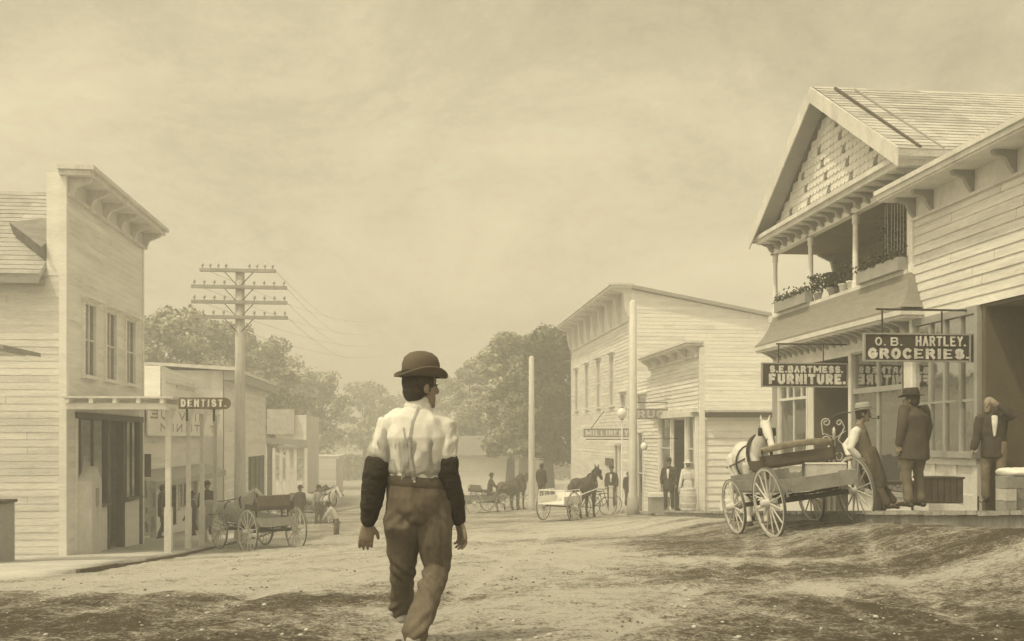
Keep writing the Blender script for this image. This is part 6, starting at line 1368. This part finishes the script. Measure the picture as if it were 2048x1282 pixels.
# bicycles
def bicycle(px, py, d, face, label):
    P = cam(px, py, d); z_ = max(gz(P.x, P.y), P.z-.15); o = empty('bicycle', (P.x, P.y, z_), -R(face)-TH, label, 'bicycle', 'bicycles by the millinery platform'); r = .35
    for y_ in (-.52, .52):
        w_ = MB(); n = 30; w_.tube([(0, y_+r*math.cos(2*math.pi*i/n), r+r*math.sin(2*math.pi*i/n)) for i in range(n+1)], .016, 6)
        for i in range(16): q_ = 2*math.pi*i/16; w_.tube([(0, y_, r), (0, y_+r*math.cos(q_), r+r*math.sin(q_))], .003, 4)
        w_.build('wheel', tyrem, o)
    f = MB()
    for a, b in (((0,-.52,r), (0,-.05,.3)), ((0,-.05,.3), (0,-.2,.85)), ((0,-.2,.8), (0,.35,.82)), ((0,-.05,.3), (0,.38,.7)), ((0,.34,.95), (0,.52,r)), ((0,-.52,r), (0,-.2,.8))): f.tube([a, b], .016, 6)
    f.build('frame', iron, o); h = MB(); h.tube([(-.26,.2,.98), (-.1,.34,1.0), (.1,.34,1.0), (.26,.2,.98)], .012, 6); h.build('handlebar', iron, o); s_ = MB(); s_.loft([(0,-.32,.89), (0,-.1,.9)], [(.08,.03), (.03,.02)], n=10); s_.build('saddle', leather, o, True)
bicycle(1190, 1036, 36.0, 75, 'bicycle standing behind the legs of the dark horse'); bicycle(1208, 1020, 37.8, 60, 'bicycle leaning before the millinery platform, nearer the hitching post')
# balcony flowers
def planter(pa, pb, label, X_=XR-.12):
    ya, yb = YX(pa, X_), YX(pb, X_); q = MB(); q.box((X_-.1, min(ya,yb), zsl), (X_+.08, max(ya,yb), zsl+.24)); o = empty('planter_box', (0,0,0), 0, label, 'planter'); q.build('box', trim, o)
    f = MB(); rnd = random.Random(pa)
    for i in range(int(abs(ya-yb)*260)):
        p = Vector((X_+rnd.uniform(-.14,.12), rnd.uniform(min(ya,yb), max(ya,yb)), zsl+.22+abs(rnd.gauss(0,.09)))); u = Vector((rnd.gauss(0,1), rnd.gauss(0,1), rnd.gauss(0,1))).normalized(); w_ = u.cross(Vector((.3,.4,.7))).normalized(); s_ = .07; f.add([p-u*s_*.5, p+w_*s_*.3, p+u*s_*.5, p-w_*s_*.3], [(0,1,2,3)])
    f.build('plants', foliage, o); return o
planter(1556, 1618, 'grey flower box at the far end of the balcony'); planter(1722, 1806, 'grey flower box at the near end of the balcony')
def pot(px, label, hgt=.45, X_=XR+.0, n=160, w=.16, mm=None, climb=False):
    y = YX(px, X_); o = empty('potted_plant', (X_+.0, y, zsl+.001), 0, label, 'plant', 'potted plants on the balcony'); q = MB(); q.lathe([(.06,0), (.09,.15), (.1,.15), (.1,.18), (.08,.17), (0,.16)], n=16); q.build('pot', mm or terracotta, o, True)
    f = MB(); rnd = random.Random(px)
    for i in range(n):
        t = rnd.random(); p = Vector((rnd.gauss(0,w*.5), rnd.gauss(0,w*.6), .2+t*hgt)); u = Vector((rnd.gauss(0,1), rnd.gauss(0,1), rnd.gauss(0,1))).normalized(); w_ = u.cross(Vector((.3,.4,.7))).normalized(); s_ = .075; f.add([p-u*s_*.5, p+w_*s_*.3, p+u*s_*.5, p-w_*s_*.3], [(0,1,2,3)])
    for i in range(5): f.tube([(0,0,.15), (rnd.gauss(0,.05), rnd.gauss(0,.06), .2+hgt*.8)], .005, 4)
    f.build('foliage', foliage, o); return o
pot(1636, 'bushy potted plant just right of the middle balcony post', .38, w=.2, n=260); pot(1664, 'dense dark round potted plant at the middle of the balcony rail', .3, w=.2, n=420); pot(1686, 'tall loose potted plant left of the big balcony post', .42, w=.15, mm=white); pot(1702, 'small potted plant at the foot of the big balcony post', .22, w=.12, n=90, mm=white)
pot(1785, 'tall climbing plant against the near end of the balcony', 1.1, X_=XR+.35, n=500, w=.22)
# climbing strings
q = MB()
for i in range(7): y = YX(1770+i*6, XR+.2); q.tube([(XR+.2, y, zsl+.2), (XR+.2, y+random.uniform(-.03,.03), 5.8)], .006, 4)
put('vine_strings', q, oldwhite, 'pale strings stretched for climbing plants at the near end of the balcony', 'strings')

# ================================================================== HAZE
hz = MB(); hz.box((-300, -12, -9), (340, 330, 17)); ho = hz.build('haze', [bpy.data.materials.new('haze_air')]); tag(ho, 'thin haze added over the street to lift and fade the distance', kind='stuff')  # haze volume added to lift dark tones and pale the far street
hm_ = ho.data.materials[0]; hm_.use_nodes = True; nt = hm_.node_tree; nt.nodes.clear(); v = nt.nodes.new('ShaderNodeVolumePrincipled'); v.inputs['Color'].default_value = (.97,.97,.96,1); v.inputs['Density'].default_value = .0078; v.inputs['Anisotropy'].default_value = .3
oo = nt.nodes.new('ShaderNodeOutputMaterial'); nt.links.new(v.outputs[0], oo.inputs['Volume'])
